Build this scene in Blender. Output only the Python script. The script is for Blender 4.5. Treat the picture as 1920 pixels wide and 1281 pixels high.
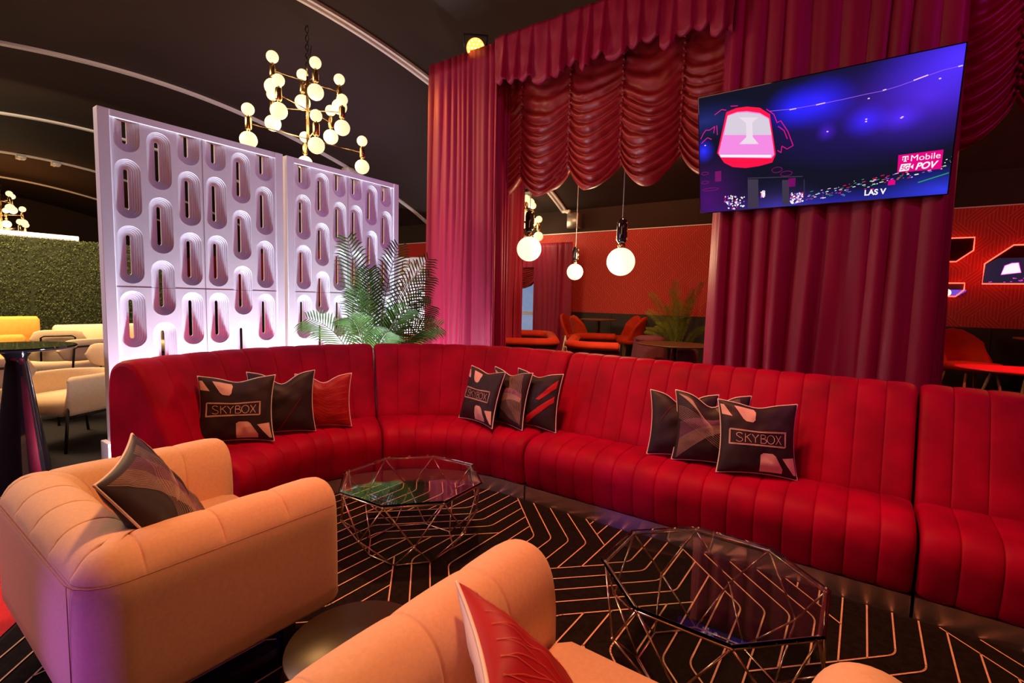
import bpy, math, random
import numpy as np
from mathutils import Vector, Matrix, noise
PI = math.pi
rad = math.radians
C = bpy.context.scene.collection
for o in list(bpy.data.objects): bpy.data.objects.remove(o)

# ------------------------------------------------------------------ camera
F = 927.3; CAM_H = 1.4
yaw, pitch, roll = [rad(a) for a in (-35.308, 4.852, -1.424)]
fw = Vector((math.sin(yaw)*math.cos(pitch), math.cos(yaw)*math.cos(pitch), -math.sin(pitch)))
r0 = Vector((math.cos(yaw), -math.sin(yaw), 0)); d0 = fw.cross(r0)
rt = r0*math.cos(roll) + d0*math.sin(roll); dn = -r0*math.sin(roll) + d0*math.cos(roll)
cam = bpy.data.cameras.new('camera'); cam.sensor_width = 36; cam.lens = F/1920*36
cam.clip_start = .05; cam.clip_end = 100
co = bpy.data.objects.new('camera', cam); C.objects.link(co)
m = Matrix((rt, -dn, -fw)).transposed().to_4x4(); m.translation = (0, 0, CAM_H)
co.matrix_world = m
bpy.context.scene.camera = co

# ------------------------------------------------------------------ world, light, exposure
w = bpy.data.worlds.new('room_air'); bpy.context.scene.world = w; w.use_nodes = True
w.node_tree.nodes['Background'].inputs[0].default_value = (.9, .55, .5, 1)
w.node_tree.nodes['Background'].inputs[1].default_value = .030
vs = bpy.context.scene.view_settings
vs.view_transform = 'Standard'; vs.look = 'None'; vs.gamma = 1; vs.use_curve_mapping = False
vs.exposure = 0.0

def aim(o, loc, tgt):
    o.location = loc
    o.rotation_euler = (Vector(tgt)-Vector(loc)).to_track_quat('-Z', 'Y').to_euler()
def area(name, loc, tgt, size, power, col, sy=None, spread=None):
    l = bpy.data.lights.new(name, 'AREA'); l.energy = power; l.color = col; l.size = size
    if sy: l.shape = 'RECTANGLE'; l.size_y = sy
    if spread: l.spread = rad(spread)
    o = bpy.data.objects.new(name, l); C.objects.link(o); aim(o, loc, tgt); return o
def spot(name, loc, tgt, power, col, ang=60, blend=.5, r=.08):
    l = bpy.data.lights.new(name, 'SPOT'); l.energy = power; l.color = col
    l.spot_size = rad(ang); l.spot_blend = blend; l.shadow_soft_size = r
    o = bpy.data.objects.new(name, l); C.objects.link(o); aim(o, loc, tgt); return o
AMBER = (1, .42, .13); WARM = (1, .62, .32); MAG = (1, .08, .38); VIO = (.32, .08, 1)
spot('amber_wash', (-1.5, 1.7, 4.5), (-1.1, 1.2, 0), 520, (1, .43, .14), 84, .6, .2)
spot('amber_wash', (2.6, .9, 4.0), (-1.0, 2.8, .2), 45, (1, .40, .16), 80, .7, .25)
area('lilac_fill', (-4.6, -1.6, 2.3), (-2.2, .4, .4), 1.0, 42, (.90, .66, .88))
spot('red_wash', (-1.2, .3, 4.4), (-1.2, 2.9, .2), 215, (1, .04, .16), 74, .8, .2)
spot('magenta_wash', (3.0, 2.2, 4.3), (-.4, 4.35, 2.2), 135, (1, .04, .70), 70, .7, .12)
spot('magenta_wash', (-1.0, 2.2, 4.6), (-3.6, 4.35, 2.3), 30, (1, .14, .42), 60, .7, .12)
spot('violet_spot', (-1.9, -1.6, .55), (-1.70, .45, .34), 95, (.38, .09, 1), 22, 1.0, .06)
spot('orange_edge', (-5.6, 3.6, 4.3), (-4.3, 4.4, 2.6), 150, (1, .3, .06), 75, .7, .08)
spot('orange_edge', (1.9, 6.6, 3.7), (.46, 4.9, 1.9), 120, (1, .3, .06), 50, .7, .08)
area('table_red_fill', (1.7, 7.85, 3.7), (1.7, 7.85, 0), .3, 16, (1, .12, .10), None, 60)  # added red fill, stands in for neon light spilling onto the oval table
spot('booth_orange', (-2.3, 5.6, 3.9), (-2.6, 6.3, 0), 300, (1, .35, .10), 130, .8, .2)
spot('lilac_wash', (-2.0, 3.6, 4.6), (-4.2, 2.4, 1.9), 85, (.26, .28, 1), 60, .8, .15)
area('led_uplight', (-4.02, 1.78, .10), (-4.13, 1.78, 2.2), 1.15, 78, (.74, .85, 1), .04)
area('led_uplight', (-4.02, 3.1, .10), (-4.13, 3.1, 2.2), 1.15, 92, (.78, .90, 1), .04)
area('wall_wash', (-3.6, 8.6, 4.0), (-3.9, 10, 1.9), 2.6, 46, (1, .26, .10), .3)
area('wall_wash', (2.2, 8.4, 4.0), (2.0, 10, 1.9), 2.2, 9, (1, .10, .10), .3)
area('room_wash', (-7.5, .6, 4.4), (-7.5, 2.0, 0), 2.5, 330, (1, .64, .32), 1.5)
area('hedge_wash', (-10.3, 2.0, 4.0), (-12, 2.0, 1.2), 2.0, 330, (1, .72, .42), .4)
area('ceiling_bounce', (-8.0, 5.5, 2.6), (-9, 5.2, 5), 2.5, 45, (.62, .45, .70), 2)
area('ceiling_bounce', (-1.5, 1.2, 2.9), (-2.5, 3, 5), 1.5, 26, (1, .36, .18), 1.5)
area('ceiling_bounce', (-20, 2.5, 2.6), (-21, 2.5, 5), 2.5, 110, (1, .42, .10), 2)

# ------------------------------------------------------------------ materials
MATS = {}
def mat(name, col=(.8, .8, .8), rough=.6, metal=0, sheen=0, sheencol=None, emis=None, estr=0, trans=0, ior=1.45, coat=0, noise_amt=0, nscale=20, bump=0, bscale=200, spec=.5, nstretch=None):
    if name in MATS: return MATS[name]
    mt = bpy.data.materials.new(name); mt.use_nodes = True; MATS[name] = mt
    nt = mt.node_tree; b = nt.nodes['Principled BSDF']; L = nt.links
    b.inputs['Base Color'].default_value = (*col, 1)
    b.inputs['Roughness'].default_value = rough; b.inputs['Metallic'].default_value = metal
    b.inputs['IOR'].default_value = ior; b.inputs['Specular IOR Level'].default_value = spec
    b.inputs['Transmission Weight'].default_value = trans
    b.inputs['Coat Weight'].default_value = coat
    if sheen:
        b.inputs['Sheen Weight'].default_value = sheen; b.inputs['Sheen Roughness'].default_value = .35
        b.inputs['Sheen Tint'].default_value = (*(sheencol or col), 1)
    if emis: b.inputs['Emission Color'].default_value = (*emis, 1); b.inputs['Emission Strength'].default_value = estr
    tc = nt.nodes.new('ShaderNodeTexCoord')
    if noise_amt:
        mp = nt.nodes.new('ShaderNodeMapping'); L.new(tc.outputs['Object'], mp.inputs[0])
        if nstretch: mp.inputs['Scale'].default_value = nstretch
        n = nt.nodes.new('ShaderNodeTexNoise'); n.inputs['Scale'].default_value = nscale; n.inputs['Detail'].default_value = 5
        L.new(mp.outputs[0], n.inputs['Vector'])
        mr = nt.nodes.new('ShaderNodeMapRange'); mr.inputs['From Min'].default_value = .3; mr.inputs['From Max'].default_value = .7
        mr.inputs['To Min'].default_value = 1-noise_amt; mr.inputs['To Max'].default_value = 1+noise_amt
        L.new(n.outputs['Fac'], mr.inputs['Value'])
        mx = nt.nodes.new('ShaderNodeVectorMath'); mx.operation = 'SCALE'; mx.inputs[0].default_value = col
        L.new(mr.outputs[0], mx.inputs['Scale']); L.new(mx.outputs[0], b.inputs['Base Color'])
    if bump:
        n2 = nt.nodes.new('ShaderNodeTexNoise'); n2.inputs['Scale'].default_value = bscale; n2.inputs['Detail'].default_value = 3
        L.new(tc.outputs['Object'], n2.inputs['Vector'])
        bp = nt.nodes.new('ShaderNodeBump'); bp.inputs['Strength'].default_value = bump; bp.inputs['Distance'].default_value = .004
        L.new(n2.outputs['Fac'], bp.inputs['Height']); L.new(bp.outputs[0], b.inputs['Normal'])
    return mt
velvet = mat('red_velvet', (.37, .0, .024), .58, sheen=.20, sheencol=(1, .02, .16), noise_amt=.25, nscale=5, bump=.1, bscale=400, spec=.15)
beige = mat('beige_fabric', (.80, .52, .34), .9, sheen=.25, sheencol=(1, .8, .6), noise_amt=.05, nscale=90, bump=.16, bscale=700, spec=.2)
cream = mat('cream_fabric', (.80, .62, .42), .9, noise_amt=.05, nscale=60, spec=.2)
yellow = mat('mustard_fabric', (.72, .40, .08), .85, noise_amt=.08, nscale=20, spec=.2)
satin = mat('red_satin', (.27, .008, .042), .50, sheen=.06, sheencol=(1, .2, .2), noise_amt=.16, nscale=9, nstretch=(1, 1, .12), bump=.3, bscale=22, spec=.35)
sheer = mat('red_sheer_satin', (.26, .009, .013), .42, sheen=.05, sheencol=(1, .25, .2), noise_amt=.12, nscale=4, spec=.5)
orange_velvet = mat('rust_velvet', (.45, .026, .006), .7, sheen=.25, sheencol=(1, .3, .1), noise_amt=.15, nscale=8, spec=.2)
purple_cloth = mat('purple_cloth', (.26, .08, .14), .8, noise_amt=.1)
brass = mat('brass', (.85, .58, .28), .2, 1)
rose_metal = mat('copper_wire', (.95, .72, .52), .22, 1)
chrome = mat('chrome_plinth', (.78, .74, .76), .34, 1, noise_amt=.08, nscale=3)
black_metal = mat('black_metal', (.02, .02, .024), .35, .6)
gloss_black = mat('gloss_black', (.012, .010, .014), .06, coat=.6)
dark_bronze = mat('dark_bronze', (.13, .09, .055), .3, 1)
white_paint = mat('white_paint', (.80, .78, .86), .55, noise_amt=.03, nscale=8)
alu = mat('white_aluminium', (.92, .88, .86), .4, .2)
tent = mat('black_tent_lining', (.036, .021, .017), .75, noise_amt=.15, nscale=.7, spec=.3)
dark_wall = mat('dark_wainscot', (.030, .026, .028), .6, noise_amt=.1, nscale=3)
floor_m = mat('charcoal_carpet', (.030, .028, .030), .95, noise_amt=.25, nscale=60, bump=.6, bscale=250, spec=.1)
carpet_m = mat('dark_brown_carpet', (.014, .009, .008), .95, noise_amt=.35, nscale=40, bump=.6, bscale=300, spec=.1)
line_m = mat('peach_carpet_line', (.82, .48, .31), .9, noise_amt=.12, nscale=60)
red_carpet_m = mat('red_carpet', (.60, .012, .02), .95, noise_amt=.1, nscale=60, bump=.5)
wall_red = mat('red_wallpaper', (.50, .022, .020), .6, noise_amt=.03, nscale=2)
wall_line = mat('coral_wallpaper_line', (.78, .16, .09), .5)
piping_m = mat('white_piping', (.86, .74, .66), .6)
cush_dark = mat('dark_print_cushion', (.030, .017, .020), .55, noise_amt=.35, nscale=4, spec=.4, sheen=.2)
cush_red = mat('red_print_cushion', (.38, .004, .010), .5, noise_amt=.1, nscale=5)
cush_back = mat('white_cushion_back', (.80, .70, .74), .6)
print_line = mat('blush_print', (.80, .50, .42), .6)
print_fan = mat('taupe_print', (.50, .33, .28), .6)
print_mauve = mat('mauve_print', (.30, .10, .22), .6)
print_red = mat('red_print', (.55, .01, .015), .6)
leaf = mat('palm_leaf', (.040, .105, .004), .65, noise_amt=.3, nscale=7, spec=.25)
leaf_dk = mat('palm_leaf_olive', (.20, .26, .03), .5, noise_amt=.3, nscale=7)
stem_m = mat('palm_stem', (.10, .13, .04), .6)
hedge_m = mat('boxwood_leaf', (.060, .075, .014), .6, noise_amt=.5, nscale=12)
hedge_b = mat('hedge_backing', (.020, .026, .008), .9)
wood = mat('light_wood', (.45, .26, .14), .5, noise_amt=.12, nscale=12)
brown_top = mat('brown_table_top', (.17, .08, .045), .35, noise_amt=.06)
red_top = mat('red_table_top', (.80, .015, .025), .35)
globe_m = mat('opal_glass_lit', (1, .9, .7), .4, emis=(1, .80, .46), estr=1.08)
globe_p = mat('opal_glass_pendant', (1, .9, .7), .4, emis=(1, .88, .57), estr=1.35)
neon_m = mat('red_neon', (1, .2, .1), .4, emis=(1, .055, .030), estr=5.5)
screen_black = mat('screen_black', (.008, .008, .012), .12)
amber_led = mat('amber_led', (1, .6, .2), .4, emis=(1, .38, .06), estr=14)
glass = bpy.data.materials.new('clear_glass'); glass.use_nodes = True
gb = glass.node_tree.nodes['Principled BSDF']
gb.inputs['Base Color'].default_value = (.86, .94, .90, 1); gb.inputs['Roughness'].default_value = .0
gb.inputs['Transmission Weight'].default_value = 1; gb.inputs['IOR'].default_value = 1.5
def emat(name, col, s=1.0): return mat(name, (0, 0, 0), .5, emis=col, estr=s)

# ------------------------------------------------------------------ mesh helpers
class MB:
    def __init__(s): s.v = []; s.f = []; s.mi = []
    def add(s, vs, fs, mi=0):
        b = len(s.v); s.v += [tuple(x) for x in vs]
        s.f += [tuple(b+i for i in f) for f in fs]; s.mi += [mi]*len(fs)
    def box(s, x0, y0, z0, x1, y1, z1, mi=0, mtx=None, bev=0):
        if bev:
            b = bev
            pts = [(x0+b, y0), (x1-b, y0), (x1, y0+b), (x1, y1-b), (x1-b, y1), (x0+b, y1), (x0, y1-b), (x0, y0+b)]
            cx, cy = (x0+x1)/2, (y0+y1)/2
            def sh(p): return (p[0]+b*(1 if p[0] < cx else -1)*.6, p[1]+b*(1 if p[1] < cy else -1)*.6)
            rows = [[(*sh(p), z0) for p in pts], [(*p, z0+b) for p in pts], [(*p, z1-b) for p in pts], [(*sh(p), z1) for p in pts]]
            vs = sum(rows, []); fs = []
            for r in range(3):
                for i in range(8): fs.append((r*8+i, r*8+(i+1) % 8, (r+1)*8+(i+1) % 8, (r+1)*8+i))
            fs.append(tuple(range(7, -1, -1))); fs.append(tuple(range(24, 32)))
        else:
            vs = [(x0, y0, z0), (x1, y0, z0), (x1, y1, z0), (x0, y1, z0), (x0, y0, z1), (x1, y0, z1), (x1, y1, z1), (x0, y1, z1)]
            fs = [(3, 2, 1, 0), (4, 5, 6, 7), (0, 1, 5, 4), (1, 2, 6, 5), (2, 3, 7, 6), (3, 0, 4, 7)]
        if mtx: vs = [tuple(mtx @ Vector(v)) for v in vs]
        s.add(vs, fs, mi)
    def tube(s, pts, r, n=8, mi=0, cap=True, closed=False):
        pts = [Vector(p) for p in pts]; N = len(pts); rs = r if isinstance(r, (list, tuple)) else [r]*N
        rows = []; up = None
        for i, p in enumerate(pts):
            a = pts[(i-1) % N] if (closed or i > 0) else p; b = pts[(i+1) % N] if (closed or i < N-1) else p
            t = (b-a).normalized() if (b-a).length > 1e-9 else Vector((0, 0, 1))
            if up is None:
                up = Vector((0, 0, 1)) if abs(t.z) < .9 else Vector((1, 0, 0))
            x = (up - t*up.dot(t))
            if x.length < 1e-6: x = t.orthogonal()
            x.normalize(); up = x; y = t.cross(x)
            rows.append([tuple(p + (x*math.cos(2*PI*k/n)+y*math.sin(2*PI*k/n))*rs[i]) for k in range(n)])
        vs = sum(rows, []); fs = []
        for i in range(N if closed else N-1):
            j = (i+1) % N
            for k in range(n): fs.append((i*n+k, i*n+(k+1) % n, j*n+(k+1) % n, j*n+k))
        if cap and not closed: fs.append(tuple(range(n-1, -1, -1))); fs.append(tuple((N-1)*n+k for k in range(n)))
        s.add(vs, fs, mi)
    def lathe(s, prof, n=32, c=(0, 0, 0), mi=0, mtx=None, a0=0, a1=None, sx=1, sy=1):
        full = a1 is None; a1 = 2*PI if full else a1; m_ = n if full else n+1
        vs = []
        for r, z in prof:
            for k in range(m_):
                a = a0+(a1-a0)*k/n; vs.append(Vector((r*math.cos(a)*sx, r*math.sin(a)*sy, z)))
        fs = []
        for i in range(len(prof)-1):
            for k in range(n): fs.append((i*m_+k, i*m_+(k+1) % m_, (i+1)*m_+(k+1) % m_, (i+1)*m_+k))
        vs = [(mtx @ v if mtx else v) + Vector(c) for v in vs]
        s.add(vs, fs, mi)
    def sphere(s, c, r, n=20, mi=0, sz=1):
        s.lathe([(max(r*math.sin(PI*i/(n//2)), 1e-5), -r*sz*math.cos(PI*i/(n//2))) for i in range(n//2+1)], n, c, mi)
    def grid(s, P, mi=0, cu=False, cv=False):
        R, K = len(P), len(P[0]); vs = [p for row in P for p in row]; fs = []
        for i in range(R if cu else R-1):
            for k in range(K if cv else K-1):
                fs.append((i*K+k, i*K+(k+1) % K, ((i+1) % R)*K+(k+1) % K, ((i+1) % R)*K+k))
        s.add(vs, fs, mi)
    def build(s, name, mats, parent=None, smooth=True, loc=None):
        me = bpy.data.meshes.new(name); me.from_pydata(s.v, [], s.f)
        mats = mats if isinstance(mats, (list, tuple)) else [mats]
        for x in mats: me.materials.append(x)
        if len(mats) > 1: me.polygons.foreach_set('material_index', s.mi)
        me.polygons.foreach_set('use_smooth', [bool(smooth)]*len(me.polygons))
        me.update()
        if smooth and smooth is not True:
            me.set_sharp_from_angle(angle=rad(smooth))
        o = bpy.data.objects.new(name, me); C.objects.link(o)
        if parent: o.parent = parent
        if loc: o.location = loc
        return o
def tag(o, label, cat, group=None, kind=None):
    o['label'] = label; o['category'] = cat
    if group: o['group'] = group
    if kind: o['kind'] = kind
    return o
def thing(name, label, cat, loc=(0, 0, 0), rz=0, group=None):
    o = bpy.data.objects.new(name, None); C.objects.link(o); o.location = loc; o.rotation_euler = (0, 0, rz)
    o.empty_display_size = .1
    return tag(o, label, cat, group)
def structure(o): o['kind'] = 'structure'; return o
def copy_tree(o, parent=None):
    c = o.copy(); C.objects.link(c)
    if parent: c.parent = parent
    for ch in list(o.children): copy_tree(ch, c)
    return c
def inset_profile(prof, d):
    n = len(prof); out = []
    area2 = sum(prof[i][0]*prof[(i+1) % n][1]-prof[(i+1) % n][0]*prof[i][1] for i in range(n))
    sg = 1 if area2 > 0 else -1
    for i in range(n):
        a, b, c_ = prof[i-1], prof[i], prof[(i+1) % n]
        e1 = Vector((b[0]-a[0], b[1]-a[1])); e2 = Vector((c_[0]-b[0], c_[1]-b[1]))
        t = (e1.normalized()+e2.normalized()); t = t.normalized() if t.length > 1e-6 else e1.normalized()
        nrm = Vector((t.y, -t.x))*sg
        dd = d*(b[2] if len(b) > 2 else 1) if callable(getattr(d, '__call__', None)) else d
        out.append((b[0]+nrm.x*dd*(b[2] if len(b) > 2 else 1), b[1]+nrm.y*dd*(b[2] if len(b) > 2 else 1), b[2] if len(b) > 2 else 1))
    return out
def sweep(mb, path, prof, L, chan, depth=.014, rend=.02, mi=0, post=None, ex=.45):
    """path(s)->(P,N); closed profile (d,z,w); channels of width chan with pinched seams; rounded ends."""
    nch = max(1, round(L/chan)); cw = L/nch
    ts = [0, .012, .04, .1, .2, .35, .5, .65, .8, .9, .96, .988]
    st = []
    for i in range(nch):
        for t in ts: st.append((i*cw+t*cw, -depth*(1-(abs(math.sin(PI*t)))**ex)))
    st.append((L, -depth))
    out = []
    for s_, b in st:
        if rend < s_ < L-rend: out.append((s_, b))
    ends = [(rend*(1-math.cos(a)), -rend*(1-math.sin(a))-depth*.3) for a in (rad(5), rad(25), rad(45), rad(65), rad(90))]
    allst = [(a, b) for a, b in ends]+[x for x in out if rend*1.02 < x[0] < L-rend*1.02]+[(L-a, b) for a, b in reversed(ends)]
    rows = []
    for s_, b in allst:
        P, N = path(s_)
        pr = [(q[0], q[1], q[2]) for q in prof]
        # end rounding acts on every vertex, channel pinch only on weighted ones
        if s_ < rend or s_ > L-rend:
            full = [(q[0], q[1], 1) for q in prof]; q2 = inset_profile(full, b)
        else: q2 = inset_profile(pr, b)
        rows.append([(*(post(P, N, q[0]) if post else (P[0]+N[0]*q[0], P[1]+N[1]*q[0])), q[1]) for q in q2])
    mb.grid(rows, mi, cv=True)
    n = len(prof)
    mb.add(rows[0], [tuple(range(n))], mi); mb.add(rows[-1], [tuple(range(n-1, -1, -1))], mi)
def smooth_prof(pr, k=3):
    """Catmull-Rom densify of a closed profile; vertices with w<0.01 stay linear."""
    n = len(pr); out = []
    for i in range(n):
        p0, p1, p2, p3 = pr[i-1], pr[i], pr[(i+1) % n], pr[(i+2) % n]
        if p1[2] < .01 or p2[2] < .01: out.append(p1); continue
        for j in range(k):
            t = j/k
            out.append(tuple(.5*((2*p1[a])+(-p0[a]+p2[a])*t+(2*p0[a]-5*p1[a]+4*p2[a]-p3[a])*t*t+(-p0[a]+3*p1[a]-3*p2[a]+p3[a])*t**3) for a in range(3)))
    return out

# ------------------------------------------------------------------ geometric line pattern (carpet and wallpaper)
def pattern_segments(x0, x1, y0, y1, s, ox, oy, rnd=0):
    """list of polylines; columns s apart, diagonal bands of five lines weaving right and left."""
    P = 12*s; D = 5; q = .4142*s; out = []
    def R(k, X, Y, sg=1):
        # entry (-9+k), exit (-4+k); sg -1 mirrored
        if sg == 1: xe, xx = (-9+k)*s, (-4+k)*s; ye = D*s+q*k; yx = q*k
        else: xe, xx = (2+k)*s, (-3+k)*s; ye = D*s+q*4-6*s-q*k; yx = ye-D*s
        return (X+xe, Y+ye), (X+xx, Y+yx)
    i0 = int((x0-ox)/P)-2; i1 = int((x1-ox)/P)+2; j0 = int((y0-oy)/P)-2; j1 = int((y1-oy)/P)+2
    quads = []
    for i in range(i0, i1+1):
        for j in range(j0, j1+1):
            X, Y = ox+i*P, oy+j*P
            for sg in (1, -1):
                for k in range(5):
                    a, b = R(k, X, Y, sg); out.append([a, b])
                a0, b0 = R(0, X, Y, sg); a4, b4 = R(4, X, Y, sg); quads.append((a0, a4, b4, b0))
    def cut(x):
        iv = []
        for qd in quads:
            ys = []
            for m_ in range(4):
                (ax, ay), (bx, by) = qd[m_], qd[(m_+1) % 4]
                if abs(bx-ax) < 1e-9: continue
                t = (x-ax)/(bx-ax)
                if -1e-6 <= t <= 1+1e-6: ys.append(ay+t*(by-ay))
            if len(ys) >= 2 and max(ys)-min(ys) > 1e-4: iv.append((min(ys), max(ys)))
        return sorted(iv)
    for i in range(int((x0-ox)/s)-1, int((x1-ox)/s)+2):
        x = ox+i*s
        if not (x0 <= x <= x1): continue
        y = y0
        for a, b in cut(x):
            if b < y0 or a > y1: continue
            if a > y: out.append([(x, y), (x, min(a, y1))])
            y = max(y, b)
        if y < y1: out.append([(x, y), (x, y1)])
    if rnd:      # soften the bends where a vertical runs into a diagonal
        key = lambda q_: (round(q_[0]*500), round(q_[1]*500))
        diag = {}
        for n_, (a, b_) in enumerate(out):
            if abs(a[0]-b_[0]) > 1e-6: diag[key(a)] = (n_, 0); diag[key(b_)] = (n_, 1)
        out = [list(q_) for q_ in out]; extra = []
        for q_ in out:
            if abs(q_[0][0]-q_[1][0]) > 1e-6: continue
            for e_ in (0, 1):
                h_ = diag.get(key(q_[e_]))
                if not h_: continue
                c_ = Vector(q_[e_]); dg = out[h_[0]]; far = Vector(dg[1-h_[1]]); vfar = Vector(q_[1-e_])
                if (vfar-c_).length < rnd*1.2: continue
                pa = c_+(vfar-c_).normalized()*rnd; pb = c_+(far-c_).normalized()*rnd
                q_[e_] = tuple(pa); dg[h_[1]] = tuple(pb); bz = [pa*(1-t)**2+c_*2*t*(1-t)+pb*t*t for t in (0, .25, .5, .75, 1)]
                extra += [[tuple(u_), tuple(v_)] for u_, v_ in zip(bz, bz[1:])]
        out += extra
    res = []
    for (ax, ay), (bx, by) in out:   # clip to rectangle
        t0, t1 = 0, 1; dx, dy = bx-ax, by-ay; ok = True
        for p, q_ in ((-dx, ax-x0), (dx, x1-ax), (-dy, ay-y0), (dy, y1-ay)):
            if abs(p) < 1e-12:
                if q_ < 0: ok = False
            else:
                r = q_/p
                if p < 0: t0 = max(t0, r)
                else: t1 = min(t1, r)
        if ok and t1-t0 > 1e-4: res.append(((ax+dx*t0, ay+dy*t0), (ax+dx*t1, ay+dy*t1)))
    return res
def ribbon_lines(mb, segs, w, fn, mi):
    for (ax, ay), (bx, by) in segs:
        d = Vector((bx-ax, by-ay)); l = d.length; d /= l; n = Vector((-d.y, d.x))*w/2; e = d*w*.35
        pts = [(ax-e.x+n.x, ay-e.y+n.y), (ax-e.x-n.x, ay-e.y-n.y), (bx+e.x-n.x, by+e.y-n.y), (bx+e.x+n.x, by+e.y+n.y)]
        mb.add([fn(*p) for p in pts], [(0, 1, 2, 3)], mi)

# ------------------------------------------------------------------ room shell
X0, X1, Y0, Y1 = -27.0, 6.0, -2.8, 10.0
b = MB(); b.box(X0, Y0, -.1, X1, Y1, 0); structure(b.build('floor', floor_m, smooth=False))
arch = [(-2.8, 3.4), (-1.9, 3.82), (-.6, 4.25), (.6, 4.55), (1.5, 4.75), (2.5, 4.88), (3.6, 4.93), (5.1, 4.80), (6.6, 4.55), (7.8, 4.25), (9.1, 3.82), (10.0, 3.42)]
def archz(y): return float(np.interp(y, [a[0] for a in arch], [a[1] for a in arch]))
# smooth arch
ys = np.linspace(-2.8, 10, 60); pz = np.poly1d(np.polyfit([a[0] for a in arch], [a[1] for a in arch], 6)); zs = pz(ys)
b = MB(); rows = []
for x in np.linspace(X0, X1, 45):
    fr = ((x+10) % 4.3)/4.3; sag = .10*math.sin(PI*fr)**2
    rows.append([(x, y, z-sag*math.sin(PI*(y+2.8)/12.8)+.02) for y, z in zip(ys, zs)])
b.grid(rows); b.grid([[(p[0], p[1], p[2]+.05) for p in r] for r in rows]); structure(b.build('ceiling', tent))
# back wall: dark wainscot, red patterned paper, black cloth above
b = MB()
b.box(X0, Y1, 0, X1, Y1+.1, 1.155, 0); b.box(X0, Y1, 2.925, X1, Y1+.1, 3.6, 2)
b.box(X0, Y1, 1.155, X1, Y1+.1, 2.925, 1)
sg = pattern_segments(-7.6, 3.2, 1.16, 2.92, .0388, -.62, 2.0)
ribbon_lines(b, sg, .0058, lambda x, y: (x, Y1-.0015, y), 3)
b.box(-12, Y1-.012, 2.92, 4, Y1, 2.935, 4)
for i in range(18): b.box(-9+i*.75, Y1-.012, .08, -9+i*.75+.04, Y1, 1.14, 5)
structure(b.build('wall_back', [dark_wall, wall_red, tent, wall_line, alu, dark_wall], smooth=False))
b = MB(); b.box(X0-.1, Y0, 0, X0, Y1, 5.2); structure(b.build('wall_left', tent, smooth=False))
b = MB(); b.box(X1, Y0, 0, X1+.1, Y1, 5.2); structure(b.build('wall_right', tent, smooth=False))
b = MB(); b.box(X0, Y0-.1, 0, X1, Y0, 3.7); structure(b.build('wall_front', tent, smooth=False))
# dark patterned carpet with peach lines, red carpet strip at its edge
def floor_poly(name, pts, z, m_):
    b = MB(); n = len(pts); b.add([(x, y, z) for x, y in pts]+[(x, y, 0) for x, y in pts], [tuple(range(n))]+[(i, (i+1) % n, n+(i+1) % n, n+i) for i in range(n)]); return b
cx0, cx1, cy0, cy1 = -2.92, 2.2, -.9, 3.3
b = MB(); b.box(cx0-.9, .62, 0, cx1, cy1, .006, 0)
b.add([(cx0-.12, .62, .006), (-2.62, .30, .006), (-2.0, -.05, .006), (-1.3, cy0, .006), (cx1, cy0, .006), (cx1, .62, .006)], [(0, 1, 2, 3, 4, 5)], 0)
sg = pattern_segments(-3.8, cx1-.02, cy0+.02, 2.79, .0942, -1.119, 2.392, .035)
def inside(x, y):
    if y >= .62: return True
    pl = [(-3.04, .62), (-2.62, .30), (-2.0, -.05), (-1.3, -.9)]
    for (ax, ay), (bx, by) in zip(pl, pl[1:]):
        if by <= y <= ay: return x > ax+(bx-ax)*(ay-y)/(ay-by)+.02
    return False
sg = [s_ for s_ in sg if inside(*s_[0]) and inside(*s_[1])]
ribbon_lines(b, sg, .0068, lambda x, y: (x, y, .0095), 1)
tag(b.build('patterned_carpet', [carpet_m, line_m], smooth=False), 'dark brown carpet with thin peach geometric lines under the seating', 'carpet')
b = MB(); b.add([(-3.05, .61, .004), (-3.48, .56, .004), (-4.1, -.6, .004), (-4.1, -1.6, .004), (-1.4, -1.6, .004), (-1.32, -.88, .004), (-2.02, -.04, .004), (-2.64, .29, .004)], [(7, 6, 5, 4, 3, 2, 1, 0)])
tag(b.build('red_carpet_strip', red_carpet_m, smooth=False), 'plain bright red carpet strip at lower left behind armchair', 'carpet')

# ceiling beams: white keder rails in planes x = const
def beam(x, label, fixtures=(), w=.03):
    t = thing('ceiling_beam', label, 'beam', (x, 0, 0), 0, 'white curved ceiling rails')
    b = MB()
    for dx in (-w, w):
        rows = []
        for y, z in zip(ys, zs):
            rows.append([(dx-.022, y, z+.01), (dx+.022, y, z+.01), (dx+.022, y, z-.03), (dx-.022, y, z-.03)])
        b.grid(rows, cv=True)
    b.build('rail', alu, t, 40)
    b = MB(); b.grid([[(-w, y, z-.002), (w, y, z-.002), (w, y, z+.012), (-w, y, z+.012)] for y, z in zip(ys, zs)], cv=True); b.build('web', mat('grey_rail_web', (.45, .40, .39), .5), t, 40)
    for y in fixtures:
        z = float(pz(y)); b = MB(); b.box(-.12, y-.09, z-.12, .12, y+.09, z-.02, bev=.01); b.tube([(-.2, y, z-.10), (.2, y, z-.14)], .02, 8); b.build('clamp', alu, t, 40)
    return t
beam(-5.7, 'wide white rail curving over the booth toward the back wall', (), .05)
beam(-10.0, 'white rail crossing behind the globe chandelier and above the carved screens', (7.35,))
beam(-14.3, 'white rail high at left edge, second behind the left carved screen')
beam(-18.6, 'white rail with small clamps, third behind the left screen', (3.4, 4.1))
beam(-22.9, 'farthest amber lit rail above the hedge')
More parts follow.
